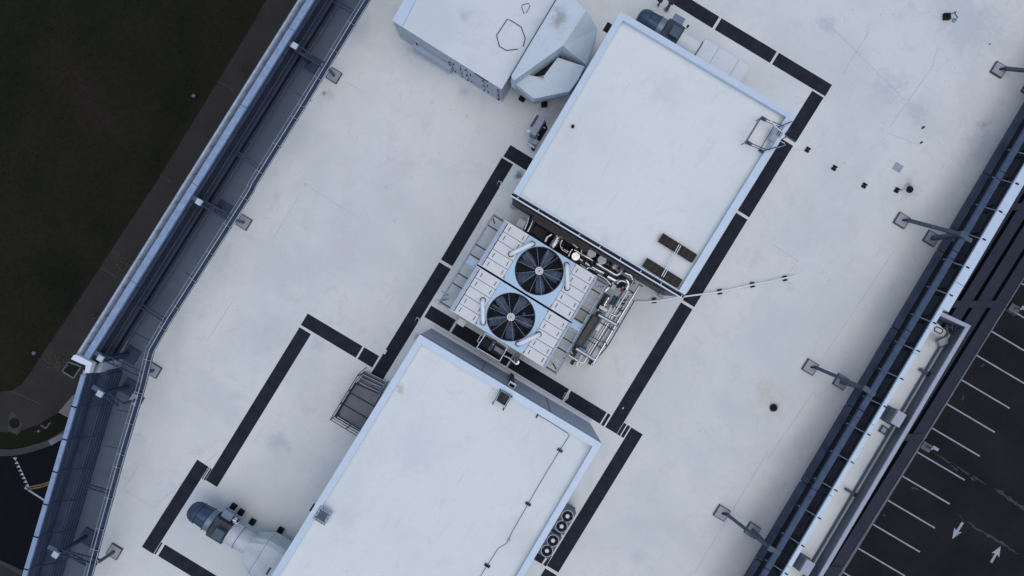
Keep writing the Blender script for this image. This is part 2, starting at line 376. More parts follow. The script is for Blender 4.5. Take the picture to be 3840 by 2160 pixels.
def crack(pts, w_):
    pts = [P(*p, GZ) for p in pts]; b = mb()
    fine = []
    for i in range(len(pts)-1):
        for k in range(6): fine.append(pts[i].lerp(pts[i+1], k/6)+Vector((random.uniform(-.07, .07), random.uniform(-.07, .07), 0)))
    fine.append(pts[-1]); vs = []
    for i, p in enumerate(fine):
        ww = w_*(.3+.9*random.random())*(1 if 1 < i < len(fine)-2 else .3)
        vs += [(p.x+ww*.5, p.y+ww*.86, GZ+.004), (p.x-ww*.5, p.y-ww*.86, GZ+.004)]
    b.add(vs, [(2*i, 2*i+1, 2*i+3, 2*i+2) for i in range(len(fine)-1)]); b.build('crack_filler', 'crack', lot)
crack([T12(1255, 515), T12(1400, 610), T12(1530, 690), T12(1660, 760)], .09)
crack([T12(1370, 590), T12(1400, 620), T12(1430, 655)], .22); crack([T12(1510, 680), T12(1560, 730)], .22)
crack([T12(1700, 785), T12(1820, 860), T12(1932, 935), T12(2050, 1010)], .2)
crack([T12(1430, 985), T12(1475, 1030)], .1); crack([T12(1510, 1050), T12(1640, 1130), T12(1760, 1200), T12(1890, 1285)], .12)
crack([T12(1075, 780), T12(1140, 800)], .2); crack([T12(870, 985), T12(890, 995)], .12); crack([T8(1600, 1320), T8(1640, 1300)], .25)
crack([T12(1465, 90), T12(1470, 120)], .3); crack([T8(1840, 905), T8(1870, 930)], .5)
for j, (c, lb) in enumerate(((T8(1822, 880), 'larger, upper pale lamp post footing on the parking lot edge'), (T12(1166, 462), 'lower pale lamp post footing on the parking lot edge, nearer the arrows'))):
    t = thing('lamp_footing', lb, 'lamp footing', P(*c, GZ), 'lamp post footings at the car park edge')
    p = P(*c, GZ)
    mb().box(p+Zw*.35, Uw, Vw, Zw, .75, .95, .7).build('footing', 'concrete', t, bevel=.03)
    mb().cyl(p, .1, GZ+.7, GZ+1.5, 12).build('post', 'grey_box', t)
    mb().box(p+Vector((.3, .05, 1.5)), Vw, Uw, Zw, .6, .28, .12).build('lamp_head', 'grey_box', t)

# ------------------------------------------------------------------ main building
# left wall line (upper leg), left wall line (lower leg), right wall line
WZ = 3.1
LW = [P(1300, -300, WZ), P(270, 1345, WZ)]
bld = thing('building', 'large flat white-roofed building filling the frame between the dark grass and the parking lot', 'building', P(1920, 1080, GZ))
roofpoly = [P(1330, -420, 0), P(1100, 262, 0)-Vector((.3, 0, 0)), P(1002, 420, 0), P(640, 1000, 0), P(440, 1330, 0), P(455, 1440, 0), P(330, 1830, 0), P(230, 2210, 0), P(140, 2700, 0),
            P(2560, 2800, 0), P(2840, 2160, 0), P(3150, 1640, 0), P(3800, 560, 0), P(4300, -420, 0)]
# simple convex-ish outline from wall base lines
def wl_pt(d, t, n, u): return n*d+u*t
nL = Vector((-.8476, .5306, 0)); uL = Vector((.5306, .8476, 0))       # outward normal, direction (world) of left wall
nR = Vector((.861, -.509, 0)); uR = Vector((.509, .861, 0))
nB = Vector((-.9596, -.2815, 0)); uB = Vector((.2815, -.9596, 0))
DL, DR = 19.43, 22.9
def Lp(d, t, z): v = nL*d+uL*t; return Vector((v.x, v.y, z))
def Rp(d, t, z): v = nR*d+uR*t; return Vector((v.x, v.y, z))
tend = (P(255, 1335, WZ)-Vector((0, 0, WZ))).dot(uL)     # where the upper-left wall leg stops
B0 = P(308, 1390, WZ); B1 = P(82, 2160, WZ)               # lower leg outer edge at top
bdir = (B1-B0).normalized(); bn = Vector((-bdir.y, bdir.x, 0));  bn = -bn if bn.dot(Vector((1, 0, 0))) > 0 else bn   # bn outward
Bend = B0+bdir*34
TW = (P(*T8(1350, 900), 3.1)-Zw*3.1).dot(uR)
out = [Lp(20.2, tend, 0), Lp(20.2, 48, 0), Rp(23.4, 44, 0), Rp(23.4, TW+.2, 0), Rp(26.1, TW-.3, 0), Rp(26.1, -46, 0), Vector((Bend.x, Bend.y, 0)), Vector((B0.x, B0.y, 0))]
inn = [Lp(19.4, tend, 0), Lp(19.4, 47.7, 0), Rp(25.9, 43.7, 0), Rp(25.9, -45.7, 0), Vector((Bend.x, Bend.y, 0))-bn*.5, Vector((B0.x, B0.y, 0))-bn*.5]
rf = mb().prism(out, -.6, 0).build('roof', 'membrane', bld)
mb().prism([v*.995 for v in out], GZ, -.6).build('wall', 'wall_facade', bld)
# windows of the facade: ribbon panes on the four long sides (seen only from aside)
for (p, q) in ((out[0], out[1]), (out[2], out[3]), (out[4], out[5])):
    d = (q-p).normalized(); L = (q-p).length; nn = Vector((d.y, -d.x, 0)); nn = nn if nn.dot(p) > 0 else -nn
    for fl in range(4):
        for k in range(int(L//9)):
            c = p*.997+d*(5+k*9); mb().box(Vector((c.x, c.y, GZ+3+fl*4.6))+nn*.02, d, nn, Zw, 7, .12, 1.9).build('window', 'window_glass', bld)
# membrane seams: lapped sheets, barely proud
def seam(a, b, w_=.10, m='membrane'):
    mb().prism(rect(a, b, w_, 0), -.002, .006).build('membrane_seam', m, rf)
mat('seam_grey', (.58, .605, .61), .6, 0, .1, 2)
for a, b in ((T2(395, 1410), T6(790, 205)), (T8(960, 430), T8(430, 1225)), (T4(1250, 490), T4(925, 950)), (T4(410, 135), T4(1040, 760)), (T4(1280, 360), T4(1240, 500)),
             (T11(1932, 510), T11(1380, 1420)), (T9(1660, 500), T9(1160, 930)), (T9(1050, 620), T9(940, 780)), (T6(320, 40), T6(100, 400)), (T9(930, 800), T9(1160, 930)),
             (T2(680, 620), T2(800, 685)), (T12(370, 20), T12(0, 560)), (T4(900, 1000), T4(1110, 1085)), (T5(1750, 830), T5(1560, 1130)), (T8(40, 400), T8(225, 520)), (T8(225, 520), T8(150, 620)), (T4(560, 570), T4(760, 240))):
    seam(a, b, .05, 'seam_grey')

# strip coloured a darker blue-grey than the main roof, along the left screen
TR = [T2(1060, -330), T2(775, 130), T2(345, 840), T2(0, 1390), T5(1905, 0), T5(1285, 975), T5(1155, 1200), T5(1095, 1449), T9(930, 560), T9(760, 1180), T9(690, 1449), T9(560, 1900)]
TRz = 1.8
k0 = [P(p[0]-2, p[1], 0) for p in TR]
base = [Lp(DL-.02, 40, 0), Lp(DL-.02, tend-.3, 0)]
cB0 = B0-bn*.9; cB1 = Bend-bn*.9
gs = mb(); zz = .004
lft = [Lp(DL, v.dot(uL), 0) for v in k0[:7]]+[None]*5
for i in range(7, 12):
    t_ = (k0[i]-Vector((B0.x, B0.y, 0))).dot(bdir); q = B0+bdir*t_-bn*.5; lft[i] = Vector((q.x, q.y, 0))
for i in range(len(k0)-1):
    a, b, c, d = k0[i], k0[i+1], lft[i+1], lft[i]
    sh = mb().prism([Vector((v.x, v.y, 0)) for v in (a, b, c, d)], -.003, .004+.001*(i % 2)); sh.build('grey_membrane', 'dark_membrane', rf)
for (a, b) in ((T5(1390, 600), T5(1480, 660)), (T5(985, 1045), T5(1130, 1120)), (T9(875, 195), T9(1000, 215)), (T9(790, 465), T9(930, 495)), (T2(300, 700), T2(420, 765))):
    seam(a, b, .04, 'screen_dark')

# ------------------------------------------------------------------ left screen wall
def ribs(b, a0, a1, nrm, z0, z1, n, dep=.09):
    """corrugated sheet: stacked horizontal ribs between a0 and a1 (xy), inner face looking along -nrm"""
    h = (z1-z0)/n
    for i in range(n):
        z = z0+i*h; dd = dep*(1 if i % 2 else .35)
        p0 = [Vector((a0.x, a0.y, z))-nrm*dd, Vector((a0.x, a0.y, z+h*.55))-nrm*dd, Vector((a0.x, a0.y, z+h))+nrm*.03, Vector((a0.x, a0.y, z))+nrm*.03]
        dv_ = Vector((a1.x-a0.x, a1.y-a0.y, 0)); b.loft(p0, [p+dv_ for p in p0])
scr = thing('screen_wall', 'long dark ribbed metal screen wall along the grass side with a rounded gutter on top', 'screen wall', Lp(19.7, 10, 0))
t0, t1 = tend, 48
seg = 5.6; x = t0; i = 0
while x < t1:
    x2 = min(x+seg, t1)
    b = mb(); ribs(b, Lp(DL, x+.015, 0), Lp(DL, x2-.015, 0), nL, 0, 2.9, 15); b.build('ribbed_panel', 'screen_slate', scr)
    x = x2; i += 1
for z, wdt in ((.9, .22), (1.55, .3), (2.3, .25)):
    mb().bar(Lp(DL-.18, t0, z), Lp(DL-.18, t1, z), .14, wdt*.5).build('wall_girt', 'screen_dark' if z != 1.55 else 'screen_slate', scr)
mb().prism([Lp(DL+.1, t0, 0), Lp(DL+.1, t1, 0), Lp(20.22, t1, 0), Lp(20.22, t0, 0)], -.6, 2.2).build('wall_body', 'wall_panel', scr)
mb().prism([Lp(DL+.1, t0, 0), Lp(DL+.1, t1, 0), Lp(19.78, t1, 0), Lp(19.78, t0, 0)], 2.2, 2.89).build('wall_head', 'screen_slate', scr)
for zz_, oo_ in ((.12, .3), (.25, .22), (.42, .2), (.62, .16), (1.2, .14), (1.8, .12), (2.05, .12)): mb().tube([Lp(DL-oo_, t0, zz_), Lp(DL-oo_, t1, zz_)], .022, 6).build('cable_run', 'cable_steel', scr)
# top beam in lengths with visible joints
x = t0+.1; i = 0; ROWS = [P(1103.7, 170.6, 3.2).dot(uL), P(745, 757, 3.2).dot(uL)]
L_ = 5.52; brk = sorted([ROWS[1]+.75, ROWS[0]+.75, t0+.25]+[ROWS[1]+.75+5.6, ROWS[0]+6.3, ROWS[0]+11.9, ROWS[0]+17, t0+5.9])
for a, b2 in zip(brk, brk[1:]+[t1]):
    if b2-a > .4: mb().prism([Lp(19.43, a+.01, 0), Lp(19.43, b2-.012, 0), Lp(19.82, b2-.012, 0), Lp(19.82, a+.01, 0)], 2.9, 3.1).build('top_beam', 'beam_grey', scr, bevel=.015)
# rounded gutter (half-round rolled cap)
def halfround(b, p, q, nrm, r, z, n=10):
    pr__ = [(r, -.6), (r, 0), (r*.93, .09), (r*.75, .13), (r*.5, .12), (r*.2, .04), (-r*.1, -.08), (-r*.4, -.24), (-r*.7, -.44), (-r, -.7)]
    pa = [nrm*x_+Zw*z_ for x_, z_ in pr__]
    A = [Vector((p.x, p.y, z))+o for o in pa]; B = [Vector((q.x, q.y, z))+o for o in pa]
    m = len(A); b.add(A+B, [(i, (i+1) % m, m+(i+1) % m, m+i) for i in range(m)], True); b.add(A, [tuple(range(m))]); b.add(B, [tuple(range(m))])
for a, b2 in zip(brk, brk[1:]+[t1]):
    if b2-a > .4:
        b = mb(); halfround(b, Lp(20.06, a+.005, 0), Lp(20.06, b2-.005, 0), nL, .235, 2.95); b.build('gutter', 'gutter_metal', scr)
kk = t0+1.2
while kk < t1:
    c = Lp(19.9, kk, 3.02); mb().box(c, nL, uL, Zw, .22, .12, .12).build('gutter_bracket', 'steel_grey', scr); kk += 2.02
# white corner piece (Z shaped)
zc = conv(200, 1240, K2)
cz = mb().pp(zc((340, 360), (585, 485), (540, 640), (470, 632), (492, 520), (420, 500), (265, 430), (300, 375)), 3.3, 2.9)
crn = thing('parapet_corner', 'white stepped parapet corner piece where the two left walls meet', 'parapet corner', P(*zc(500, 520), 0))
cz.build('cap', 'trim_white', crn, bevel=.01)
mb().pp(zc((590, 485), (755, 480), (710, 632), (550, 638)), 2.2, .01).build('corner_panel', 'wall_panel', crn)
mb().pp(zc((300, 385), (585, 495), (540, 635), (480, 625), (480, 530)), 2.89, GZ).build('corner_wall', 'wall_facade', crn)

# lower-left leg
sc2 = thing('screen_wall', 'dark ribbed screen wall running to the bottom-left corner beneath a thin white coping', 'screen wall', B0.lerp(Bend, .3)*1.0)
ts = 0.2
while ts < 33:
    te = min(ts+2.05*1.0, 34)
    a = B0+bdir*ts; c = B0+bdir*te
    cap_ = [a, c, c-bn*.27, a-bn*.27]
    mb().prism([Vector((v.x, v.y, 0)) for v in (a+bdir*.03, c-bdir*.03, c-bn*.27-bdir*.03, a-bn*.27+bdir*.03)], 2.98, 3.1).build('coping', 'beam_grey', sc2)
    mb().box(Vector((c.x, c.y, 3.09))-bn*.135, bn, bdir, Zw, .31, .07, .06).build('coping_clip', 'black', sc2)
    q = Vector((c.x, c.y, 2.5))-bn*.3; mb().bar(q, q-bn*1.15+bdir*-.25-Zw*.9, .05, .05).build('strut', 'screen_dark', sc2)
    b = mb(); ribs(b, a-bn*.25+bdir*.01, c-bn*.25-bdir*.01, bn, 1.75, 2.95, 3, .04); b.build('upper_panel', 'screen_slate', sc2)
    b = mb(); ribs(b, a-bn*.75+bdir*.01, c-bn*.75-bdir*.01, bn, 0, 1.7, 11); b.build('ribbed_panel', 'screen_slate', sc2)
    ts = te
mb().prism([Vector((v.x, v.y, 0)) for v in (B0, Bend, Bend-bn*.18, B0-bn*.18)], -.6, 2.97).build('wall_body', 'wall_panel', sc2)
mb().prism([Vector((v.x, v.y, 0)) for v in (B0-bn*.2, Bend-bn*.2, Bend-bn*.74, B0-bn*.74)], 0, 1.6).build('wall_ledge', 'screen_slate', sc2)

# column posts + box caps + raking beams + floor pads of the left screen frame
def lattice(a, b, parent, w_=.34):
    d = (b-a).normalized(); s = Vector((-d.y, d.x, 0)).normalized(); m = mb()
    for k in (-.5, .5): m.bar(a+s*w_*k, b+s*w_*k, .06, .12)
    L = (b-a).length; n = max(3, int(L/.35))
    for i in range(n): m.bar(a+d*(L*i/n)+s*w_*.5*(-1)**i, a+d*(L*(i+1)/n)-s*w_*.5*(-1)**i, .04, .04)
    m.build('lattice_beam', 'screen_slate', parent)
def floor_pad(c, parent, s=.8, h=.14):
    mb().box(c+Zw*(h/2), Uw, Vw, Zw, s, s, h).build('floor_pad', 'pad_edge', parent)
    mb().box(c+Zw*(h+.006), Uw, Vw, Zw, s*.88, s*.88, .012).build('pad_top', 'pad_grey', parent)
def frame_left(padpx, boxpx, label, box2=True):
    c = P(*padpx, 0); bx = P(*boxpx, 3.2); t = thing('screen_brace', label, 'brace frame', c, 'brace frames holding up the screen walls')
    floor_pad(c, t)
    mb().bar(c+Zw*.1, c+Zw*TRz, .16, .16).build('post', 'steel_grey', t)
    a = Vector((bx.x, bx.y, 2.75)); lattice(c+Zw*(TRz+.02), a, t)
    ft = Vector((bx.x, bx.y, 0)); mb().box(ft-nL*.15+Zw*.06, Uw, Vw, Zw, 1.0, 1.0, .12).build('rear_pad', 'screen_slate', t)
    mb().box(ft+Zw*1.6, Uw, Vw, Zw, .2, .2, 2.9).build('column', 'truss_navy', t)
    mb().box(ft+Zw*3.12, Uw, Vw, Zw, .36, .36, .18).build('column_cap', 'steel_light', t, bevel=.01)
    o = (ft+Zw*2.7); mb().bar(o, o+nL*.75+Zw*.1, .28, .16).build('wall_arm', 'steel_grey', t)
    return t
frame_left((1254, 285), (1103.7, 170.6), 'topmost brace frame with box-capped column on the left screen wall')
frame_left((917, 834), (745, 757), 'middle brace frame with box-capped column on the left screen wall')
frame_left((579, 1388), (375, 1344), 'brace frame at the bend of the left screen, beside the white corner piece')
frame_left((512, 1500), (373, 1477), 'brace frame just below the bend of the left screen wall')
frame_left((432, 2066), (206, 2081), 'lowest brace frame on the left screen, near the bottom-left corner')

# horizontal walkway-side truss (dark beam and thin rails) on posts
trs = thing('guard_truss', 'long dark blue beam with twin thin rails running in front of the left screen wall', 'rail truss', P(*T5(1285, 975), 0))
pts = [P(*p, TRz) for p in TR]
for i in range(len(pts)-1):
    a, b = pts[i], pts[i+1]; d = (b-a).normalized(); s = Vector((-d.y, d.x, 0))
    s = s if s.x < 0 else -s
    mb().bar(a+s*.05, b+s*.05, .22, .2).build('beam', 'truss_navy', trs)
    for off, z in ((-.1, .14), (.12, .32), (.42, .1)):
        mb().tube([a+s*off+Zw*z, b+s*off+Zw*z], .022, 6).build('rail', 'rail_metal' if off > .3 else 'steel_light', trs)
    L = (b-a).length; k = .6
    while k < L:
        c = a+d*k; mb().bar(c-s*.13+Zw*.14, c+s*.45+Zw*.14, .035, .035).build('rail_tie', 'rail_metal', trs)
        mb().box(c+Zw*.13, d, s, Zw, .16, .3, .05).build('bracket', 'screen_dark', trs); k += 2.0
for (a, b) in ((T1(1720, 1110), T2(40, 1275)), (T5(1005, 820), T5(1255, 975)), (T2(585, 0), T2(745, 100)), (T9(660, 770), T9(830, 820)), (T9(530, 1290), T9(660, 1360))):
    lattice(P(*a, 1.7), P(*b, 1.7), trs, .22)

# ------------------------------------------------------------------ right screen wall
scR = thing('screen_wall', 'screen wall on the parking lot side with a pale flat coping and dark inner face', 'screen wall', Rp(23, 0, 0))
RT0, RT1 = -46, 44
x = RT0
tw = (P(*T8(1350, 900), 3.1)-Zw*3.1).dot(uR)      # where the coping narrows beside the sunken well
while x < RT1:
    x2 = min(x+5.0, RT1)
    b = mb(); ribs(b, Rp(DR, x+.02, 0), Rp(DR, x2-.02, 0), nR, 0, 2.95, 6, .05); b.build('inner_panel', 'screen_dark', scR)
    wd = .6 if x > tw-.1 else .26
    if x < tw < x2:
        mb().prism([Rp(DR, x+.012, 0), Rp(DR, tw, 0), Rp(DR+.26, tw, 0), Rp(DR+.26, x+.012, 0)], 2.95, 3.1).build('coping', 'beam_coping' if False else 'cap_metal', scR, bevel=.01)
        mb().prism([Rp(DR, tw+.01, 0), Rp(DR, x2-.012, 0), Rp(DR+.6, x2-.012, 0), Rp(DR+.6, tw+.01, 0)], 2.95, 3.1).build('coping', 'cap_metal', scR, bevel=.01)
    else:
        mb().prism([Rp(DR, x+.012, 0), Rp(DR, x2-.012, 0), Rp(DR+wd, x2-.012, 0), Rp(DR+wd, x+.012, 0)], 2.95, 3.1).build('coping', 'cap_metal', scR, bevel=.01)
    x = x2
mb().prism([Rp(DR+.05, RT0, 0), Rp(DR+.05, RT1, 0), Rp(DR+.25, RT1, 0), Rp(DR+.25, RT0, 0)], 0, 2.94).build('wall_body', 'wall_panel', scR)
mb().prism([Rp(DR+.26, tw+.02, 0), Rp(DR+.26, RT1, 0), Rp(DR+.57, RT1, 0), Rp(DR+.57, tw+.02, 0)], 0, 2.93).build('wall_body', 'wall_panel', scR)
frR = thing('girt_rack', 'two long dark steel girts with short cross struts in front of the parking-side coping', 'steel girts', Rp(21.9, 0, 0))
x = RT0
while x < RT1:
    x2 = min(x+5.6, RT1)
    mb().prism([Rp(21.69, x+.02, 0), Rp(21.69, x2-.02, 0), Rp(22.12, x2-.02, 0), Rp(22.12, x+.02, 0)], 1.55, 1.82).build('lower_girt', 'screen_slate', frR, bevel=.04)
    mb().prism([Rp(21.84, x+.02, 0), Rp(21.84, x2-.02, 0), Rp(22.2, x2-.02, 0), Rp(22.2, x+.02, 0)], 2.86, 3.05).build('upper_girt', 'screen_blue', frR, bevel=.02)
    mb().box(Rp(22.02, x2-.5, 3.056), uR, nR, Zw, .04, .34, .02).build('joint_plate', 'screen_dark', frR)
    x = x2
sp = (P(*T8(1755, 150), 3.1)-Zw*3.1).dot(uR)-(P(*T8(1622, 355), 3.1)-Zw*3.1).dot(uR)
s0 = (P(*T8(1622, 355), 3.1)-Zw*3.1).dot(uR)
for k in range(-14, 16):
    tt = s0+k*sp
    if RT0 < tt < RT1:
        mb().tube([Rp(22.0, tt-.02, 2.3), Rp(23.03, tt, 3.0)], .035, 6).build('strut', 'rail_metal', frR)
        mb().bar(Rp(DR-.1, tt+.35, 2.35), Rp(DR-.1, tt+sp-.25, 2.35), .06, .7).build('face_board', 'canopy', frR)
        mb().bar(Rp(21.9, tt-.06, 2.25), Rp(22.9, tt-.1, 2.25), .16, .1).build('strut_arm', 'screen_dark', frR)
        mb().box(Rp(23.1, tt, 3.13), nR, uR, Zw, .2, .07, .07).build('strut_bracket', 'black', frR)
mb().prism([Rp(22.62, RT0, 0), Rp(22.62, RT1, 0), Rp(22.85, RT1, 0), Rp(22.85, RT0, 0)], 0, .008).build('dark_gutter_floor', 'screen_dark', frR)
def frame_right(p1, p2, label, tube_r=.1):
    c1, c2 = P(*p1, 0), P(*p2, 0); t = thing('screen_brace', label, 'brace frame', c1, 'brace frames holding up the screen walls')
    floor_pad(c1, t, .82, .16); floor_pad(c2, t, .82, .16)
    top = Vector((c2.x, c2.y, 3.3))
    d = (top-c1); d.normalize()
    mb().bar(c1+Vector((.25, 0, .3)), top-Zw*.15, .2, .2).build('raking_strut', 'steel_grey', t)
    mb().bar(c1+Zw*.12, c1+Vector((.22, 0, .42)), .12, .12).build('foot', 'dark_box', t)
    mb().bar(c2+Zw*.1, top-Zw*.1, .24, .24).build('column', 'steel_grey', t)
    mb().box(top-Zw*.05, Uw, Vw, Zw, .34, .34, .14).build('column_cap', 'steel_grey', t, bevel=.01)
    q = top-Zw*.3; mb().bar(q, q+nR*.75, .26, .2).build('head_arm', 'steel_grey', t)
    q = top-Zw*1.6; mb().bar(q, q+nR*.5, .2, .2).build('mid_arm', 'steel_grey', t)
    mb().box(c1.lerp(top, .5)+Zw*.16, Vw, Uw, Zw, .18, .14, .12).build('turnbuckle', 'steel_grey', t)
frame_right((3742, 263), (3858, 335), 'brace frame in the top-right corner of the white roof')
frame_right((3379, 827), (3489, 894), 'brace frame on the parking side, level with the round roof drain')
frame_right((3036.5, 1376), (3151, 1431), 'brace frame on the parking side, beside the brown-stained drain')
frame_right((2705, 1922), (2819.4, 1986.6), 'brace frame on the parking side nearest the bottom edge')

# sunken well outside the right screen
well = thing('roof_well', 'narrow white-floored roof well with pale parapet between coping and parking lot', 'parapet well', Rp(25, -10, 0))
mb().prism([Rp(23.17, RT0, 0), Rp(23.17, tw+.2, 0), Rp(25.8, tw-.25, 0), Rp(25.8, RT0, 0)], 0, .01).build('floor', 'membrane', well)
wz = 1.06
cA = P(*conv(3400, 1080, 440/1932)(555, 385), wz); cB = P(*conv(3400, 1080, 440/1932)(1060, 620), wz)
tB = cB.dot(uR); dB = cB.dot(nR)
zI = tB-.35
mb().prism([Rp(dB-.32, RT0, 0), Rp(dB-.32, tB-.32, 0), Rp(dB, tB, 0), Rp(dB, RT0, 0)], wz-.12, wz).build('parapet_cap', 'concrete_light' if False else 'parapet_pale', well) if 'parapet_pale' in MATS else None
mat('parapet_pale', (.40, .43, .50), .5, 0, .06, 3)
mat('parapet_inner', (.16, .18, .21), .6, 0, .08, 1)
mb().prism([Rp(dB-.26, RT0, 0), Rp(dB-.26, tB-.26, 0), Rp(dB, tB, 0), Rp(dB, RT0, 0)], wz-.12, wz).build('parapet_cap', 'parapet_pale', well, bevel=.01)
mb().prism([Rp(dB-.27, tB-.26, 0), Rp(DR+.62, tw+.05, 0), Rp(DR+.62, tw+.32, 0), Rp(dB-.001, tB+.004, 0)], wz-.12, wz+.004).build('parapet_cap', 'parapet_pale', well, bevel=.01)
mb().prism([Rp(dB-.2, RT0, 0), Rp(dB-.2, tB-.2, 0), Rp(dB-.03, tB-.04, 0), Rp(dB-.03, RT0, 0)], -.6, wz-.12).build('parapet_wall', 'parapet_inner', well)
mb().prism([Rp(dB-.2, tB-.24, 0), Rp(DR+.64, tw+.1, 0), Rp(DR+.64, tw+.26, 0), Rp(dB-.04, tB-.06, 0)], -.6, wz-.12).build('parapet_wall', 'parapet_inner', well)
mb().tube([Rp(dB-.5, RT0, .15), Rp(dB-.5, tB-.9, .15), Rp(dB-.8, tB-.6, .15)], .07, 8).build('conduit', 'steel_grey', well)
zw = conv(3400, 1080, 440/1932)
# fine lines (joints) on the coping strip beside the well
mb().prism([Rp(23.165, RT0, 0), Rp(23.165, tw-.3, 0), Rp(23.22, tw-.3, 0), Rp(23.22, RT0, 0)], 2.5, 3.0).build('flashing', 'trim_white', well)
def wellbox(c, lb):
    p = P(*c, .5); t = thing('equipment_box', lb, 'equipment box', Vector((p.x, p.y, 0)), 'equipment boxes in the roof well')
    mb().box(Vector((p.x, p.y, .04)), Uw, Vw, Zw, 1.05, 1.0, .07).build('base_tray', 'steel_grey', t)
    mb().box(Vector((p.x, p.y, .45))+Vw*.08, Uw, Vw, Zw, .95, .62, .8).build('cabinet', 'parapet_inner', t)
    mb().box(Vector((p.x, p.y, .88))+Vw*.16, Uw, Vw, Zw, .95, .62, .05).build('lid', 'parapet_pale', t, bevel=.01)
    mb().box(Vector((p.x, p.y, .3))+Vw*.6+Uw*.3, Uw, Vw, Zw, .1, .3, .1).build('pipe_stub', 'steel_grey', t)
wellbox(T12(945, 245), 'larger grey-lidded equipment box midway down the roof well')
wellbox(T12(262, 1360), 'grey-lidded equipment box in the roof well at the bottom edge of the frame')
def loopframe(name, pts, z, r, lb, m='steel_grey', cat='frame'):
    w3 = [P(*p, z) for p in pts]
    return tag(mb().tube(w3, r, 6, closed=True).build(name, m), lb, cat)
t = thing('roof_vent', 'open square grey vent frame beside the equipment box in the roof well', 'vent', P(*T12(867, 345), 0))
mb().box(P(*T12(867, 345), 0)+Zw*.06, Uw, Vw, Zw, .3, .3, .12).build('neck', 'grey_box', t)
for a in range(4):
    dd = [(Uw, Vw), (Vw, Uw), (-Uw, Vw), (-Vw, Uw)][a]
    mb().box(P(*T12(867, 345), 0)+dd[0]*.2+Zw*.12, dd[1], dd[0], Zw, .5, .08, .12).build('frame_bar', 'steel_grey', t)
loopframe('cable_loop', [zw(*p) for p in ((500, 640), (595, 680), (600, 720), (560, 755), (460, 705), (465, 660))], .06, .035, 'rounded loop of grey cable at the top end of the roof well', cat='cable')
t = thing('vent_cowl', 'tilted square grey cowl lying in the top end of the roof well', 'cowl', P(*zw(550, 880), 0))
c = P(*zw(550, 880), 0)
mb().box(c+Zw*.2, Vector((.9, .43, 0)), Vector((-.43, .9, 0)), Zw, .55, .42, .3).build('cowl_body', 'grey_box', t)
for s_ in (-1, 1): mb().box(c+Zw*.3+Vector((-.43, .9, 0))*.24*s_, Vector((.9, .43, 0)), Vector((-.43, .9, 0)), Zw, .62, .05, .18).build('cowl_rim', 'steel_grey', t)
t = thing('pipe_support', 'grey pipe bracket with dark clamps beside the conduit, halfway down the well', 'pipe bracket', P(*T12(620, 815), 0))
c = P(*T12(620, 812), .2); mb().tube([c-Vw*.35, c+Vw*.3], .09, 8).build('stub_pipe', 'steel_grey', t); mb().box(c+Vw*.35, Uw, Vw, Zw, .3, .14, .2).build('clamp', 'dark_box', t)
t = thing('pipe_support', 'thick dark pipe stub on the floor of the roof well, below the coiled loop', 'pipe bracket', P(*zw(290, 1370), 0))
c = P(*zw(285, 1375), .2); mb().tube([c-Vw*.3, c+Vw*.25], .11, 8).build('stub_pipe', 'steel_grey', t); mb().box(c+Vw*.4, Uw, Vw, Zw, .3, .2, .15).build('clamp', 'dark_box', t)
t = thing('pipe_manifold', 'dark pipe manifold in the top corner of the roof well', 'pipe manifold', P(*zw(760, 640), 0))
c = P(*zw(750, 620), .3)
for (a, b) in (((0, .35, 0), (0, -.3, 0)), ((-.25, -.1, 0), (.35, -.15, 0)), ((.3, .1, .1), (.1, -.3, .1))): mb().tube([c+Vector(a), c+Vector(b)], .05, 6).build('pipe', 'steel_grey', t)
for (a, b) in ((T12(848, 172), T12(878, 188)), (T12(828, 205), T12(855, 220)), (T12(173, 1275), T12(207, 1295)), (T12(155, 1308), T12(188, 1327))):
    mb().prism(rect(a, b, .05, .0), 0, .03).build('tie_strap', 'steel_grey', well)

# slatted canopy outside the right wall
cn = Vector((.8495, -.5276, 0)); cu = Vector((.5276, .8495, 0)); cz_ = -16.5; kz = (CZ-cz_)/F
can = thing('slatted_canopy', 'dark slate canopy of long boards with narrow black gaps beside the parking lot', 'canopy', Vector((cn*32).to_tuple())+Vector((0, 0, GZ)))
def Cp(d, t, z=0): v = cn*d+cu*t; return Vector((v.x, v.y, z))
edges = [(1385, 1441), (1455, 1493.5), (1507.5, 1551.5), (1565.5, 1606)]
edges = [(1250, 1320), (1334, 1376)]+[(1390, 1441)]+edges[1:]
tcs = [(P(3700, 1141, cz_)-Zw*cz_).dot(cu), (P(3402, 1639, cz_)-Zw*cz_).dot(cu), (P(3099, 2136, cz_)-Zw*cz_).dot(cu)]
tcs = sorted(tcs+[tcs[0]+8.4, tcs[0]+22, tcs[2]-14])
for i, (a, b) in enumerate(edges):
    for t0_, t1_ in ((-60, 50),):
        mb().prism([Cp(a*kz, t0_+.02), Cp(a*kz, t1_-.02), Cp(b*kz, t1_-.02), Cp(b*kz, t0_+.02)], cz_-.15, cz_).build('board', 'canopy', can)
for p0 in ((3700, 1141), (3402, 1639), (3099, 2136), (3960, 800-25), (4250, 280)):
    p = P(*p0, cz_); e = (1604*kz-p.dot(cn))/cn.x; q = p+Vector((e, 0, .02)); st = (p.dot(cn)-24.6)/cn.x
    mb().bar(p+Vector((-st, 0, .02)), q, .62, .12).build('cross_beam', 'canopy', can)
    mb().bar(Vector((q.x-.5, q.y, GZ)), Vector((q.x-.5, q.y, cz_-.16)), .25, .25).build('post', 'steel_grey', can)
mb().prism([Cp(24.6, -60), Cp(24.6, 50), Cp(1604*kz, 50), Cp(1604*kz, -60)], cz_-1.1, cz_-1.0).build('under_deck', 'black', can)
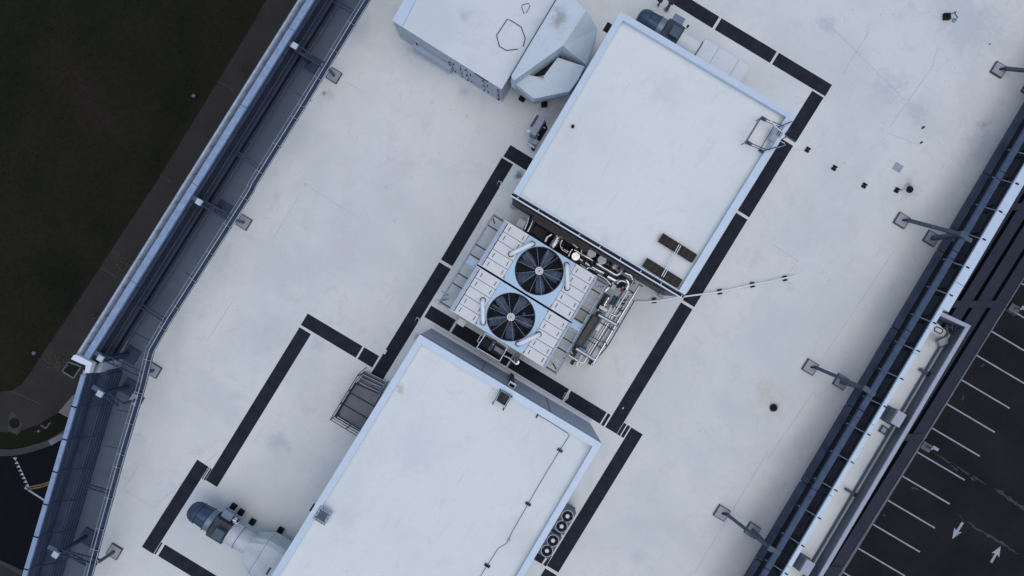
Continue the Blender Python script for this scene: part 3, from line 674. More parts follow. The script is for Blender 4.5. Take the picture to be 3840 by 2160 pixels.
mb().prism([Cp(1608*kz, -60), Cp(1608*kz, 50), Cp(1613*kz, 50), Cp(1613*kz, -60)], cz_-.2, cz_+.03).build('edge_trim', 'kerb_light', can)

# ------------------------------------------------------------------ penthouses
PZ = 5.9
def penthouse(label, px, caps, zroof=5.55):
    c = Vector((sum(P(*p, PZ).x for p in px)/len(px), sum(P(*p, PZ).y for p in px)/len(px), 0))
    t = thing('penthouse', label, 'rooftop penthouse', c)
    W = [P(*p, PZ) for p in px]; n = len(W)
    mb().prism(W, 0, zroof-.02).build('wall', 'wall_panel', t)
    ins = []
    area = sum(W[i].x*W[(i+1) % n].y-W[(i+1) % n].x*W[i].y for i in range(n))
    sg = 1 if area > 0 else -1
    offs = caps
    for i in range(n):
        p, a, b = W[i], W[i-1], W[(i+1) % n]
        d1 = (p-a).normalized(); d2 = (b-p).normalized()
        n1 = Vector((-d1.y, d1.x, 0))*sg; n2 = Vector((-d2.y, d2.x, 0))*sg
        w1, w2 = offs[i-1], offs[i]
        # intersect offset lines
        A = p+n1*w1; B = p+n2*w2
        den = d1.x*d2.y-d1.y*d2.x
        k = ((B.x-A.x)*d2.y-(B.y-A.y)*d2.x)/den
        ins.append(A+d1*k)
    mb().prism(ins, zroof-.02, zroof).build('roof', 'penthouse_membrane', t)
    for i in range(n):
        j = (i+1) % n
        if offs[i] > .01:
            mb().prism([W[i], W[j], ins[j], ins[i]], zroof-.3, PZ).build('parapet_cap', 'cap_metal', t)
    return t, ins
pu, insu = penthouse('upper square white penthouse with the dark glass strips on its roof', [(2327.5, 42), (2985, 432), (2568.5, 1106), (1925, 722)], [.36, .42, .06, .36])
pl, insl = penthouse('lower white penthouse running off the bottom edge, with a thin cable on its roof', [(1573.7, 1254), (2257, 1663.6), (1800, 2440), (845, 2440)], [.42, .36, .4, .38])
# fascia gutter on the side of the upper penthouse facing the cooler
a, b = P(1922, 725, 5.8), P(2566, 1111, 5.8); d = (b-a).normalized(); s = Vector((d.y, -d.x, 0))
mb().bar(a+s*.16, b+s*.16, .07, .1).build('gutter_lip', 'trim_white', pu)
mb().bar(a+s*.07-Zw*.1, b+s*.07-Zw*.1, .14, .08).build('gutter_trough', 'black', pu)
L = (b-a).length; k = .4
while k < L: c = a+d*k; mb().bar(c+s*.0+Zw*.03, c+s*.2+Zw*.03, .04, .03).build('gutter_strap', 'steel_light', pu); k += 1.35
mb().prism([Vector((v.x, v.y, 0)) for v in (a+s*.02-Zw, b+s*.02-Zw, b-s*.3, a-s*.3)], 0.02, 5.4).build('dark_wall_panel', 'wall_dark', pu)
mb().bar(Vector((a.x, a.y, 3.2))+s*.1+d*.4, Vector((b.x, b.y, 3.2))+s*.1-d*.6, .12, .25).build('wall_rail', 'brown_plate', pu)
# lower penthouse wall panels facing the cooler (panel joint, base flashing)
a, b = P(1573.7, 1254, PZ), P(2257, 1663.6, PZ); d = (b-a).normalized(); s = Vector((-d.y, d.x, 0)); s = s if s.y > 0 else -s
L = (b-a).length
for k in (.34, .72):
    c = a+d*L*k; mb().bar(Vector((c.x, c.y, .2))+s*.005, Vector((c.x, c.y, 5.5))+s*.005, .03, .03).build('panel_joint', 'wall_dark', pl)
mb().bar(Vector((a.x, a.y, .15))+s*.12, Vector((b.x, b.y, .15))+s*.12, .2, .3).build('base_flashing', 'trim_white', pl)
zs = conv(1820, 1420, 180/1863)
# framed black scupper on that wall
c = P(*zs(1035, 260), 5.2); t = thing('scupper', 'white-framed black scupper box on the penthouse wall above the walkway', 'scupper', c)
mb().box(c, d, s, Zw, .42, .34, .1).build('frame', 'trim_white', t); mb().box(c+Zw*.04, d, s, Zw, .32, .18, .06).build('opening', 'black', t)
mb().box(Vector((c.x, c.y, 2.7)), d, s, Zw, .22, .16, 4.7).build('downpipe', 'wall_dark', t)
# black overflow slots
tag(mb().box(P(*T3(718, 208), 5.5)+Vector((.02, 0, 0)), Uw, Vw, Zw, .5, .3, .2).build('overflow_scupper', 'black'), 'small black scupper box on the upper penthouse near its top corner', 'scupper')
tag(mb().box(P(*T10(426, 932), 5.6), Uw, Vw, Zw, .45, .12, .15).build('overflow_scupper', 'black'), 'thin black scupper on the left edge of the lower penthouse', 'scupper')

# glass strips on the upper penthouse
t = thing('skylight_rack', 'H-shaped rack of two dark brown glass strips on the upper penthouse roof', 'skylight rack', P(*T7(1190, 520), 5.55))
zk = 5.85
for (c0, c1, wpx) in (((T7(1122, 341)), (T7(1378, 503)), 66), ((T7(1002, 528)), (T7(1267, 693)), 66)):
    a, b = P(*c0, zk), P(*c1, zk); d = (b-a).normalized(); s = Vector((-d.y, d.x, 0)); L = (b-a).length; wd = .50
    mb().bar(a-Zw*.06, b-Zw*.06, wd+.06, .06).build('tray', 'black', t)
    for i in range(6):
        p, q = a+d*(L*i/6+.015), a+d*(L*(i+1)/6-.015)
        mb().bar(p+Zw*.0, q+Zw*(.0), wd, .03).build('pane', 'glass_brown', t)
    for i in range(7):
        p = a+d*(L*i/6); mb().bar(p-s*wd/2+Zw*.015, p+s*wd/2+Zw*.015, .02, .04).build('pane_bar', 'brown_plate', t)
    for k in (.1, .5, .9): mb().bar(Vector(((a+d*L*k).x, (a+d*L*k).y, 5.55)), a+d*L*k-Zw*.09, .06, .06).build('leg', 'dark_box', t)
for o_ in (-.06, .06):
    a, b = P(*T7(1268, 400), zk+.05), P(*T7(1135, 640), zk+.05); mb().bar(a+Vw*o_, b+Vw*o_, .04, .05).build('link_rail', 'steel_light', t)

# black roof outlet, guard frame with ladder
tag(mb().cyl(P(*T3(458, 957), 5.55), .09, 5.55, 5.75, 14).build('vent_pipe', 'black'), 'short black vent pipe standing on the upper penthouse roof', 'vent pipe')
zg = conv(2760, 400, 320/1932)
t = thing('ladder_guard', 'grey guard rail frame with ladder hooked over the upper penthouse parapet', 'ladder guard', P(*zg(600, 600), 5.55))
top = 6.35
c4 = [P(*zg(*p), top) for p in ((575, 240), (240, 790), (690, 975), (1030, 420))]
for i in range(4):
    a, b = c4[i], c4[(i+1) % 4]
    if i != 2: mb().tube([a, b], .028, 8).build('top_rail', 'steel_grey', t)
    mb().tube([a-Zw*.35, b-Zw*.35], .02, 8).build('mid_rail', 'steel_grey', t) if i != 2 else None
    mb().tube([a, Vector((a.x, a.y, 5.58))], .028, 8).build('post', 'steel_grey', t)
for p in ((630, 275), (300, 830), (570, 1005)):
    c = P(*zg(*p), 5.6)
    for o_ in (-.05, .05): mb().box(c+Uw*o_+Zw*.03, Vw, Uw, Zw, .32, .05, .08).build('weight', 'dark_box', t)
a, b = P(*zg(860, 440), 5.9), P(*zg(560, 940), 5.9); mb().tube([a, b], .025, 8).build('inner_rail', 'steel_grey', t)
mb().tube([P(*zg(780, 310), 6.5), P(*zg(860, 400), 6.6), P(*zg(960, 510), 6.5), P(*zg(1040, 570), 6.2)], .03, 8).build('hand_loop', 'trim_white', t)
mb().tube([P(*zg(1000, 780), 6.4), P(*zg(1090, 820), 6.5), P(*zg(1115, 870), 6.4), P(*zg(930, 930), 6.1)], .025, 8).build('hand_loop', 'steel_light', t)
for a, b in (((1270, 335), (1050, 425)), ((905, 915), (690, 980))):
    mb().bar(P(*zg(*a), 6.1), P(*zg(*b), 6.15), .06, .08).build('hook_arm', 'steel_grey', t)
a, b = P(*zg(1060, 410), 5.98), P(*zg(720, 960), 5.98)
for o_ in (0, .12): mb().bar(a+Vw*o_, b+Vw*o_, .05, .06).build('ladder_rail', 'rail_metal', t)
mb().box(P(*zg(860, 690), 5.95), Uw, Vw, Zw, .5, .4, .08).build('step_plate', 'rail_metal', t)
mb().box(P(*zg(940, 590), 5.98), Uw, Vw, Zw, .3, .55, .06).build('step_plate', 'grey_box', t)
for z in (5, 4.4, 3.8, 3.2, 2.6, 2, 1.4, .8): q = P(*zg(1180, 620), 5.9); mb().bar(Vector((q.x, q.y, z))-Uw*.22-Vw*.02, Vector((q.x, q.y, z))+Uw*.22-Vw*.02, .03, .03).build('rung', 'steel_grey', t)
for s_ in (-.22, .22): q = P(*zg(1180, 620), 5.9); mb().bar(Vector((q.x, q.y, .1))+Uw*s_-Vw*.02, Vector((q.x, q.y, 5.95))+Uw*s_-Vw*.02, .04, .04).build('ladder_stile', 'steel_grey', t)

# small items on the lower penthouse
t = thing('access_step', 'small grey two-legged crossover step with red ring at the penthouse parapet', 'crossover step', P(*zs(700, 750), 5.55))
z0 = 6.05
mb().pp(zs((600, 480), (960, 690), (760, 1040), (430, 840)), z0, z0-.05).build('tread', 'pit_dark', t)
for k in range(9):
    p = lerp(zs(560, 560), zs(440, 800), k/8); q = lerp(zs(900, 760), zs(760, 1000), k/8)
    mb().bar(P(*p, z0+.01), P(*q, z0+.01), .012, .02).build('grate_bar', 'dark_box', t)
for (a, b) in (((590, 430), (290, 980)), ((1000, 700), (700, 1210)), ((640, 430), (1050, 690)), ((410, 820), (750, 1040))):
    mb().bar(P(*zs(*a), z0+.05), P(*zs(*b), z0+.05), .045, .06).build('frame_rail', 'steel_grey', t)
for p in ((290, 980), (700, 1210), (590, 430), (1030, 720)): q = P(*zs(*p), z0); mb().cyl(q, .035, 5.56, z0+.08, 10).build('leg', 'dark_box', t)
c = P(*zs(805, 660), z0+.06); mb().tube([c+Vector((math.cos(a)*.045, math.sin(a)*.045, 0)) for a in [i*6.283/12 for i in range(12)]], .014, 6, closed=True).build('ring', 'red', t)
cab = [T11(195, 232), T11(290, 288), T11(370, 340), T11(418, 370), T11(432, 392), T11(362, 500), T11(220, 735), T11(122, 905), T11(40, 1050), T11(0, 1120), T10(1905, 1180), T10(1890, 1205), T10(1830, 1240), T10(1745, 1370), T10(1600, 1600)]
t = thing('roof_cable', 'thin grey cable snaking down the lower penthouse roof on black clips', 'cable', P(*cab[6], 5.57))
mb().tube([P(*p, 5.62) for p in cab], .016, 6).build('cable', 'steel_grey', t)
for p in (T11(195, 232), T11(362, 500), T11(122, 905), T10(1745, 1370)):
    c = P(*p, 5.6)
    for o_ in (-.045, .045): mb().box(c+Uw*o_+Zw*.02, Vw if p != T11(195, 232) else Uw, Uw if p != T11(195, 232) else Vw, Zw, .33, .06, .08).build('clip', 'dark_box', t)
mb().cyl(P(*T10(1908, 1175), 5.56), .08, 5.56, 5.64, 12).build('junction_box', 'grey_box', t)
t = thing('roof_hatch', 'square grey plastic hatch lid on the left edge of the lower penthouse', 'hatch', P(*T10(503, 992), 5.55))
c = P(*T10(503, 992), 5.9)
mb().box(c, Uw, Vw, Zw, .86, .80, .14).build('tray', 'grey_box', t, bevel=.03)
mb().box(c+Zw*.08, Uw, Vw, Zw, .52, .5, .05).build('raised_centre', 'steel_grey', t, bevel=.02)
mb().box(c-Zw*.2, Uw, Vw, Zw, .7, .65, .28).build('curb', 'trim_white', t)
for i in range(12):
    a = i*.5236; mb().box(c+Uw*.36*math.copysign(1, math.cos(a))*min(1, abs(math.cos(a))*1.3)+Vw*.33*math.sin(a)+Zw*.08, Uw, Vw, Zw, .06, .05, .03).build('bolt', 'dark_box', t)

# ------------------------------------------------------------------ walkway pads (black rubber strips)
def pad(a, b, label, wd=.87, z=0, name='walkway_pad'):
    o = mb().prism(rect(a, b, wd, 0), 0, .018).build(name, 'walkway_black', bevel=.006)
    return tag(o, label, 'walkway pad', 'black walkway pads on the white roof')
pads = [
 ((2512, -22), (2684, 84.5), 'black walkway pad leaving the top edge right of the upper exhaust fan'),
 ((2693, 90), (2900, 214.7), 'black walkway pad behind the upper penthouse, second from the top edge'),
 ((2908, 219.5), (3107, 340), 'black walkway pad whose end forms the far upper right corner of the path'),
 ((3067, 353.3), (2963.5, 519), 'short black walkway pad between the upper right path corner and the ladder guard'),
 ((2953, 534), (2788, 802), 'black walkway pad along the right side of the upper penthouse, starting under the ladder guard'),
 ((2781.6, 811), (2582, 1138.5), 'black walkway pad along the upper penthouse side, crossed by the white pipe'),
 ((2575, 1147), (2291, 1614), 'long black walkway pad right of the chiller, with a white fleck on it'),
 ((2389, 1616), (2072, 2134), 'long black walkway pad along the right side of the lower penthouse, past the condensers'),
 ((2066, 2144), (1960, 2320), 'black walkway pad cut off by the bottom edge below the condensers'),
 ((1604, 1167), (1696.5, 1222), 'short black walkway pad at the lower left corner of the chiller'),
 ((1704, 1227), (1910, 1352), 'black walkway pad under the steel cage beside the chiller'),
 ((1916, 1356), (2121, 1481), 'black walkway pad between the chiller and the lower penthouse, under the foil pipe'),
 ((2129, 1486.5), (2262, 1567.7), 'black walkway pad right of the one under the foil pipe'),
 ((1901, 565), (1990, 620), 'short black walkway pad tucked under the left side of the upper penthouse'),
 ((1903, 604), (1675, 986), 'black walkway pad sloping down left of the chiller from the upper penthouse'),
 ((1669, 996), (1412, 1415), 'long black walkway pad with a notch, ending beside the stair platform'),
 ((1141, 1197), (1347, 1320), 'black walkway pad sloping down to the stair platform from the left corner of the path'),
 ((1353.5, 1324), (1409, 1357), 'short nearly square black walkway pad above the stair platform'),
 ((1145, 1240), (792.6, 1813), 'long black walkway pad down the open roof left of the stair platform'),
 ((761, 1737), (553.6, 2063.6), 'black walkway pad to the left of the lower exhaust fan'),
 ((606, 2063), (880, 2230), 'black walkway pad leaving the bottom edge below the lower exhaust fan'),
]
for a, b, lb in pads: pad(a, b, lb)
def sliver(c, lb, lw=.17, ln=.87, ax=None):
    p = P(*c, 0); tag(mb().box(p+Zw*.009, Uw, Vw, Zw, ln, lw, .018).build('walkway_strip', 'walkway_black'), lb, 'walkway strip', 'narrow black walkway strips')
sliver(T11(708, 270), 'narrow black strip filling the joint at the right end of the path below the chiller', .2)
sliver(T11(829, 342), 'left of two narrow black strips in the pad joint by the lower penthouse corner', .2)
sliver(T11(857, 358), 'right of two narrow black strips in the pad joint by the lower penthouse corner', .2)
sliver(T9(1568, 682), 'narrow black strip joining the two pads above the lower exhaust fan', .1)
sliver(T9(1553, 673), 'thinnest black strip beside the top of the pad left of the lower exhaust fan', .06)
sliver(T9(1196, 1240), 'narrow black strip at the lower left turning of the path', .1)
t_ = P(*zg(1225, 735), 0); tag(mb().box(t_+Zw*.009, Vw, Uw, Zw, .8, .05, .018).build('walkway_strip', 'walkway_black'), 'thin black strip across the path beneath the ladder guard', 'walkway strip', 'narrow black walkway strips')
# white notch loops on the pads
def notch(c, lb, s=.2):
    p = P(*c, .03); pts_ = [p+Uw*s*a+Vw*s*b for a, b in ((-.8, -.6), (-.8, .6), (.3, .6), (.8, .2), (.8, -.6))]
    tag(mb().tube([v for v in pts_], .035, 6, closed=True).build('strap_loop', 'trim_white'), lb, 'strap loop', 'white strap loops on the walkway')
notch(T6(1217, 970), 'white strap loop on the edge of the notched walkway pad left of the chiller')
notch(T2(1836, 1388), 'white strap loop on the walkway pad below the upper penthouse left side')
notch(T11(405, 95), 'white strap loop across the pad joint between chiller and lower penthouse', .25)
tag(mb().box(P(*T6(972, 1205), .02), Uw, Vw, Zw, .3, .2, .05).build('tape_patch', 'trim_white'), 'white patch on the left edge of the notched walkway pad', 'patch')
tag(mb().box(P(*T11(838, 183), .03), Uw, Vw, Zw, .12, .06, .03).build('litter', 'trim_white'), 'tiny white fleck of litter on the long walkway pad', 'litter')

# ------------------------------------------------------------------ evaporative chiller
CT = 4.5
Apx, Bpx, Cpx, Dpx = (1893, 825), (2238, 1037), (2040, 1378), (1686, 1161)
def cq(u, v, z=CT):        # u along A->B (0..1), v along A->D (0..1)
    a, b, c, d = (P(*p, CT) for p in (Apx, Bpx, Cpx, Dpx))
    p = a.lerp(b, u).lerp(d.lerp(c, u), v); return Vector((p.x, p.y, z))
ch = thing('chiller', 'large pale blue twin-fan cooling unit between the two penthouses', 'cooling unit', cq(.5, .5, 0))
ev = (cq(0, 1)-cq(0, 0)).normalized(); eu = (cq(1, 0)-cq(0, 0)).normalized()
LU = (cq(1, 0)-cq(0, 0)).length; LV = (cq(0, 1)-cq(0, 0)).length
FC = [P(2022, 1016, CT), P(1916, 1188.6, CT)]; FR = 1.385
def plate_with_hole(b, quad, c, r, z, z0, n=48):
    # ring of quads from square outline to circle
    outer = []
    for k in range(n):
        a = 6.28318*k/n; dx, dy = math.cos(a), math.sin(a)
        best = 1e9
        for i in range(4):
            p, q = quad[i], quad[(i+1) % 4]; ex, ey = q.x-p.x, q.y-p.y
            den = dx*ey-dy*ex
            if abs(den) < 1e-9: continue
            t_ = ((p.x-c.x)*ey-(p.y-c.y)*ex)/den; s_ = ((p.x-c.x)*dy-(p.y-c.y)*dx)/den
            if t_ > 0 and -1e-6 <= s_ <= 1+1e-6: best = min(best, t_)
        outer.append(Vector((c.x+dx*best, c.y+dy*best, z)))
    inner = [Vector((c.x+r*math.cos(6.28318*k/n), c.y+r*math.sin(6.28318*k/n), z)) for k in range(n)]
    b.add(outer+inner, [(k, (k+1) % n, n+(k+1) % n, n+k) for k in range(n)])
    low_ = [Vector((v.x, v.y, z0)) for v in inner]
    b.add(inner+low_, [(k, (k+1) % n, n+(k+1) % n, n+k) for k in range(n)], True)
    lo = [Vector((v.x, v.y, z0)) for v in outer]
    b.add(outer+lo, [(k, (k+1) % n, n+(k+1) % n, n+k) for k in range(n)])
for mi, (v0, v1) in enumerate(((0, .49), (.51, 1))):
    c = FC[mi]
    side = [cq(0, v0), cq(1, v0), cq(1, v1), cq(0, v1)]
    # casing below: hollow shaft under fan, made of four walls
    b = mb()
    for i in range(4):
        p, q = side[i], side[(i+1) % 4]; inn_ = (cq(.5, (v0+v1)/2)-(p+q)/2); nn = Vector((-(q-p).y, (q-p).x, 0)).normalized(); nn = nn if nn.dot(inn_) > 0 else -nn
        b.prism([p, q, q+nn*.1, p+nn*.1], 1.2, CT-.11)
    b.build('casing', 'cooler_cover', ch)
    mb().prism([cq(.27, v0+.02), cq(.77, v0+.02), cq(.77, v1-.02), cq(.27, v1-.02)], 3.1, 3.15).build('fan_pit_floor', 'black', ch)
    b = mb(); plate_with_hole(b, [cq(.265, v0), cq(.775, v0), cq(.775, v1), cq(.265, v1)], c, FR, CT, CT-.1); b.build('deck_plate', 'cooler_blue', ch)
    b = mb(); b.ring(c, FR-.005, FR+.045, CT-.9, CT+.02); b.build('fan_shroud', 'dark_box', ch)
    # covers
    for (u0, u1) in ((.045, .262), (.778, .985)):
        for k in range(5):
            va = v0+(v1-v0)*(.01+.98*k/5); vb = v0+(v1-v0)*(.01+.98*(k+1)/5)
            mb().prism([cq(u0, va+.0022), cq(u1, va+.0022), cq(u1, vb-.0022), cq(u0, vb-.0022)], CT-.09, CT+.02+.004*(k % 2)).build('access_cover', 'cooler_cover', ch, bevel=.006)
            if k != 2:
                for uu in (u0+(u1-u0)*.17, u0+(u1-u0)*.86):
                    mb().box(cq(uu, (va+vb)/2, CT+.035), ev, eu, Zw, .27, .035, .03).build('cover_handle', 'dark_box', ch)
            uu = u0-.008 if u0 < .5 else u1+.006
            mb().cyl(cq(uu, (va+vb)/2), .025, CT, CT+.05, 6).build('latch', 'dark_box', ch)
        mb().prism([cq(u0-.002, v0), cq(u1+.002, v0), cq(u1+.002, v1), cq(u0-.002, v1)], CT-.11, CT-.092).build('cover_tray', 'dark_box', ch)
    # rim flanges
    for vv in ((v0, v0+.008), (v1-.008, v1)):
        mb().prism([cq(0, vv[0]), cq(.264, vv[0]), cq(.264, vv[1]), cq(0, vv[1])], CT-.1, CT+.035).build('rim', 'trim_white', ch)
        mb().prism([cq(.776, vv[0]), cq(1, vv[0]), cq(1, vv[1]), cq(.776, vv[1])], CT-.1, CT+.035).build('rim', 'trim_white', ch)
    for uu in ((0, .038), (.992, 1.012)):
        mb().prism([cq(uu[0], v0+.01), cq(uu[1], v0+.01), cq(uu[1], v1-.01), cq(uu[0], v1-.01)], CT-.4, CT-.02).build('side_ledge', 'ledge_grey', ch)
    # fan: hub, blades, motor, guard
    fan = mb().cyl(c, .235, CT-.12, CT+.1, 28).build('fan_hub', 'hub', ch)
    mb().cyl(c, .05, CT+.1, CT+.115, 12).build('hub_centre', 'black', fan)
    for k in range(10):
        a = k*.6283+.2; dd = Vector((math.cos(a), math.sin(a), 0)); mb().box(c+dd*.15+Zw*.104, dd, Vector((-dd.y, dd.x, 0)), Zw, .11, .022, .012).build('hub_slot', 'dark_box', fan)
    ang0 = R(-90) if mi == 0 else R(-96)
    for k in range(5):
        a = ang0+k*R(72); dd = Vector((math.cos(a), math.sin(a), 0)); tt = Vector((-dd.y, dd.x, 0)); b = mb()
        st = [(.2, .09, 0), (.45, .17, .03), (.75, .23, .05), (1.05, .27, .06), (1.33, .25, .06)]
        up, dn = [], []
        for (r_, hw, sk) in st:
            for s_ in (-1, 1):
                p = c+dd*r_+tt*(s_*hw+sk)+Zw*(-.38+s_*.12*(1.2-r_*.5)); up.append(p); dn.append(p-Zw*.03)
        nv = len(up); fs = []
        for i in range(len(st)-1):
            fs += [(2*i, 2*i+1, 2*i+3, 2*i+2), (nv+2*i, nv+2*i+2, nv+2*i+3, nv+2*i+1), (2*i, 2*i+2, nv+2*i+2, nv+2*i), (2*i+1, nv+2*i+1, nv+2*i+3, 2*i+3)]
        fs += [(0, nv, nv+1, 1), (nv-2, nv-1, 2*nv-1, 2*nv-2)]
        b.add(up+dn, fs); b.build('fan_blade', 'fan_blade', ch)
    mb().bar(c-eu*1.3-Zw*.95, c+eu*1.3-Zw*.95, .16, .14).build('motor_beam', 'steel_grey', ch)
    mb().cyl(c+Vector((.0, 0, 0)), .3, CT-1.3, CT-.7, 18).build('motor', 'dark_box', ch)
    mb().cyl(c+Vector((.78, .15, 0)), .1, CT-1.3, CT-.9, 12).build('gauge', 'steel_grey', ch) if mi else None
    for k in range(13):
        r_ = .36+k*.083
        b = mb(); b.tube([c+Vector((math.cos(a)*r_, math.sin(a)*r_, .07)) for a in [i*6.28318/40 for i in range(40)]], .0045, 4, closed=True); b.build('guard_ring', 'steel_grey', ch)
    for k in range(12):
        a = k*6.28318/12+.1; dd = Vector((math.cos(a), math.sin(a), 0)); mb().bar(c+dd*.22+Zw*.08, c+dd*FR+Zw*.08, .011, .011).build('guard_spoke', 'rail_metal', ch)
mb().prism([cq(-.005, .493), cq(1.02, .493), cq(1.02, .507), cq(-.005, .507)], CT-1.5, CT-.3).build('gap_filler', 'black', ch)
for (u, v) in ((.03, .02), (.97, .02), (.03, .98), (.97, .98), (.5, .02), (.5, .98), (.03, .5), (.97, .5)):
    q = cq(u, v, 0); mb().bar(q, q+Zw*1.2, .15, .15).build('leg', 'steel_grey', ch)
mb().prism([cq(.02, .02), cq(.98, .02), cq(.98, .98), cq(.02, .98)], 1.1, 1.2).build('base_frame', 'steel_grey', ch)
# bent white transfer pipes
for a, b in (((1997.5, 912.8), (1915.5, 952.5)), ((2127, 992.5), (2128.5, 1080)), ((1810, 1126), (1811, 1211)), ((2021, 1255), (1943, 1291))):
    z = CT+.42; p, q = P(*a, z), P(*b, z); d = (q-p).normalized()
    d = d
    pts = [Vector((p.x, p.y, CT)), Vector((p.x, p.y, CT+.2))]+[p+d*.2*(1-math.cos(t_))+Zw*(.2*math.sin(t_)-.2) for t_ in (.4, .8, 1.2, 1.57)]
    pts2 = [Vector((q.x, q.y, CT)), Vector((q.x, q.y, CT+.2))]+[q-d*.2*(1-math.cos(t_))+Zw*(.2*math.sin(t_)-.2) for t_ in (.4, .8, 1.2, 1.57)]
    pp_ = mb().tube(pts+pts2[::-1], .125, 14).build('transfer_pipe', 'pipe_white', ch)
    for e in (p, q): mb().ring(e, .1, .175, CT+.02, CT+.06, 20).build('pipe_collar', 'dark_box', pp_)

# service platforms with ladders-like grates
def platform(label, a0, a1, wdt, out_dir, z, rails=True, dense=False, rz=1.0):
    """a0->a1 along the unit's edge (world, xy), out_dir away from it"""
    t = thing('service_platform', label, 'service platform', Vector(((a0.x+a1.x)/2, (a0.y+a1.y)/2, 0)))
    d = (a1-a0).normalized(); L = (a1-a0).length; A = Vector((a0.x, a0.y, z)); o = out_dir
    for off in (.04, wdt): mb().bar(A+o*off, A+o*off+d*L, .06, .14).build('stringer', 'rail_metal', t)
    n = 9
    for i in range(n+1):
        c = A+d*(L*i/n); mb().bar(c+o*.05+Zw*.05, c+o*wdt+Zw*.05, .075 if i % 3 != 2 else .06, .1).build('cross_bar', 'dark_box' if i % 3 != 2 else 'rail_metal', t)
    b = mb()
    for (f0, f1) in dense:
        m = int((f1-f0)*L/.055)
        for i in range(m): c = A+d*(L*f0+(f1-f0)*L*i/m)+Zw*.03; b.bar(c+o*.06, c+o*(wdt-.02), .014, .03)
        for k in range(1, 6): b.bar(A+d*L*f0+o*wdt*k/6+Zw*.03, A+d*L*f1+o*wdt*k/6+Zw*.03, .016, .02)
    b.build('grating', 'rail_metal', t)
    for h in (.55, rz): mb().tube([A+o*wdt+Zw*h, A+o*wdt+d*L+Zw*h], .022, 6).build('guard_rail', 'rail_metal', t)
    for e in (0, L):
        for h in (.55, rz): mb().tube([A+d*e+o*.05+Zw*h, A+d*e+o*wdt+Zw*h], .02, 6).build('end_rail', 'rail_metal', t)
    for i in range(7):
        c = A+d*(L*i/6)+o*wdt; mb().bar(c, c+Zw*rz, .04, .04).build('rail_post', 'rail_metal', t)
    for f_ in (.03, .5, .97):
        c = A+d*L*f_+o*(wdt-.05); mb().bar(Vector((c.x, c.y, 0)), c-Zw*.05, .07, .07).build('leg', 'steel_grey', t)
    mb().box(A+d*L*.5+o*wdt*.5+Zw*.045, d, o, Zw, .5, wdt, .02).build('tread_plate', 'cooler_blue', t)
    return t
zpl = 3.0
a0, a1 = cq(-.01, 0), cq(-.01, 1)
platform('open grated service platform on the walkway side of the chiller', a0, a1, .72, -eu, zpl, dense=[(.92, 1)])
a0, a1 = cq(1.015, 0), cq(1.015, 1)
platform('densely grated service platform on the pipe rack side of the chiller', a0, a1, .78, eu, zpl, dense=[(.02, .3), (.55, .82)])
t = thing('access_ladder', 'bent grey ladder handrails at the lower left end of the chiller platform', 'ladder', P(*ZC(200, 180), 0))
for p in (((230, 40), (270, 90), (190, 220)), ((120, 210), (160, 175), (215, 185)), ((215, 250), (170, 235), (200, 190))):
    mb().tube([P(*ZC(*q), 3.6) for q in p], .025, 6).build('hand_rail', 'rail_metal', t)
for k in range(9): c = P(*ZC(235, 150), 3.4); mb().bar(Vector((c.x, c.y, .3+k*.33))-Uw*.22, Vector((c.x, c.y, .3+k*.33))+Uw*.22, .03, .03).build('rung', 'rail_metal', t)
for s_ in (-.22, .22): c = P(*ZC(235, 150), 3.4); mb().bar(Vector((c.x, c.y, 0))+Uw*s_, Vector((c.x, c.y, 3.7))+Uw*s_, .04, .04).build('stile', 'rail_metal', t)

# ------------------------------------------------------------------ plant between chiller and upper penthouse
pb = thing('pump_skid', 'dark steel pump skid crowded with foil-wrapped pipes behind the chiller', 'pump skid', P(*ZB(700, 500), 0))
mb().pp([ZA(1560, 200), ZB(1700, 1060), ZB(1440, 1130), ZB(0, 270), ZA(1480, 420)], .12, 0).build('base_plate', 'pit_dark', pb)
mb().pp(ZB((120, 260), (210, 180), (370, 280), (300, 420)), .6, .12).build('sump_cover', 'brown_plate', pb)
for (a, b, z, w_, h) in (((215, 20), (1130, 560), 1.0, .16, .2), ((60, 250), (205, 30), 1.2, .1, .12), ((620, 690), (740, 320), 1.6, .07, .08), ((400, 530), (540, 290), 1.4, .07, .08), ((1000, 850), (1200, 560), 1.6, .07, .08), ((250, 190), (280, 70), 1.5, .06, .08), ((1210, 960), (1290, 820), 1.5, .08, .08)):
    mb().bar(P(*ZB(*a), z), P(*ZB(*b), z), w_, h).build('frame_beam', 'pit_dark' if w_ > .12 else 'dark_box', pb)
mb().bar(P(*ZB(150, 60), 2.4), P(*ZB(1100, 620), 2.4), .3, .12).build('cable_tray', 'brown_plate', pb)
def pipe(pts, r, z, m='stainless', par=None, conv_=ZB, name='pipe', n=12):
    q = []
    for p in pts:
        zz_ = p[2] if len(p) > 2 else z
        q.append(P(*conv_(p[0], p[1]), zz_))
    # round the corners
    o = [q[0]]
    for i in range(1, len(q)-1):
        a = (q[i-1]-q[i]); b = (q[i+1]-q[i]); k = min(.22, a.length*.45, b.length*.45)
        s_, e = q[i]+a.normalized()*k, q[i]+b.normalized()*k
        o += [s_, s_.lerp(q[i], .5).lerp(q[i].lerp(e, .5), .5), e]
    o.append(q[-1]); return mb().tube(o, r, n).build(name, m, par)
pipe([(230, 140), (400, 240), (620, 380), (830, 500), (990, 590)], .09, 1.5, 'foil', pb)
pipe([(780, 550), (900, 620), (1060, 715)], .11, 1.7, 'stainless', pb)
pipe([(860, 690), (1010, 790)], .16, 1.2, 'foil', pb)
pipe([(1110, 755), (1290, 860), (1420, 935), (1470, 900), (1520, 810)], .11, 1.9, 'stainless', pb)
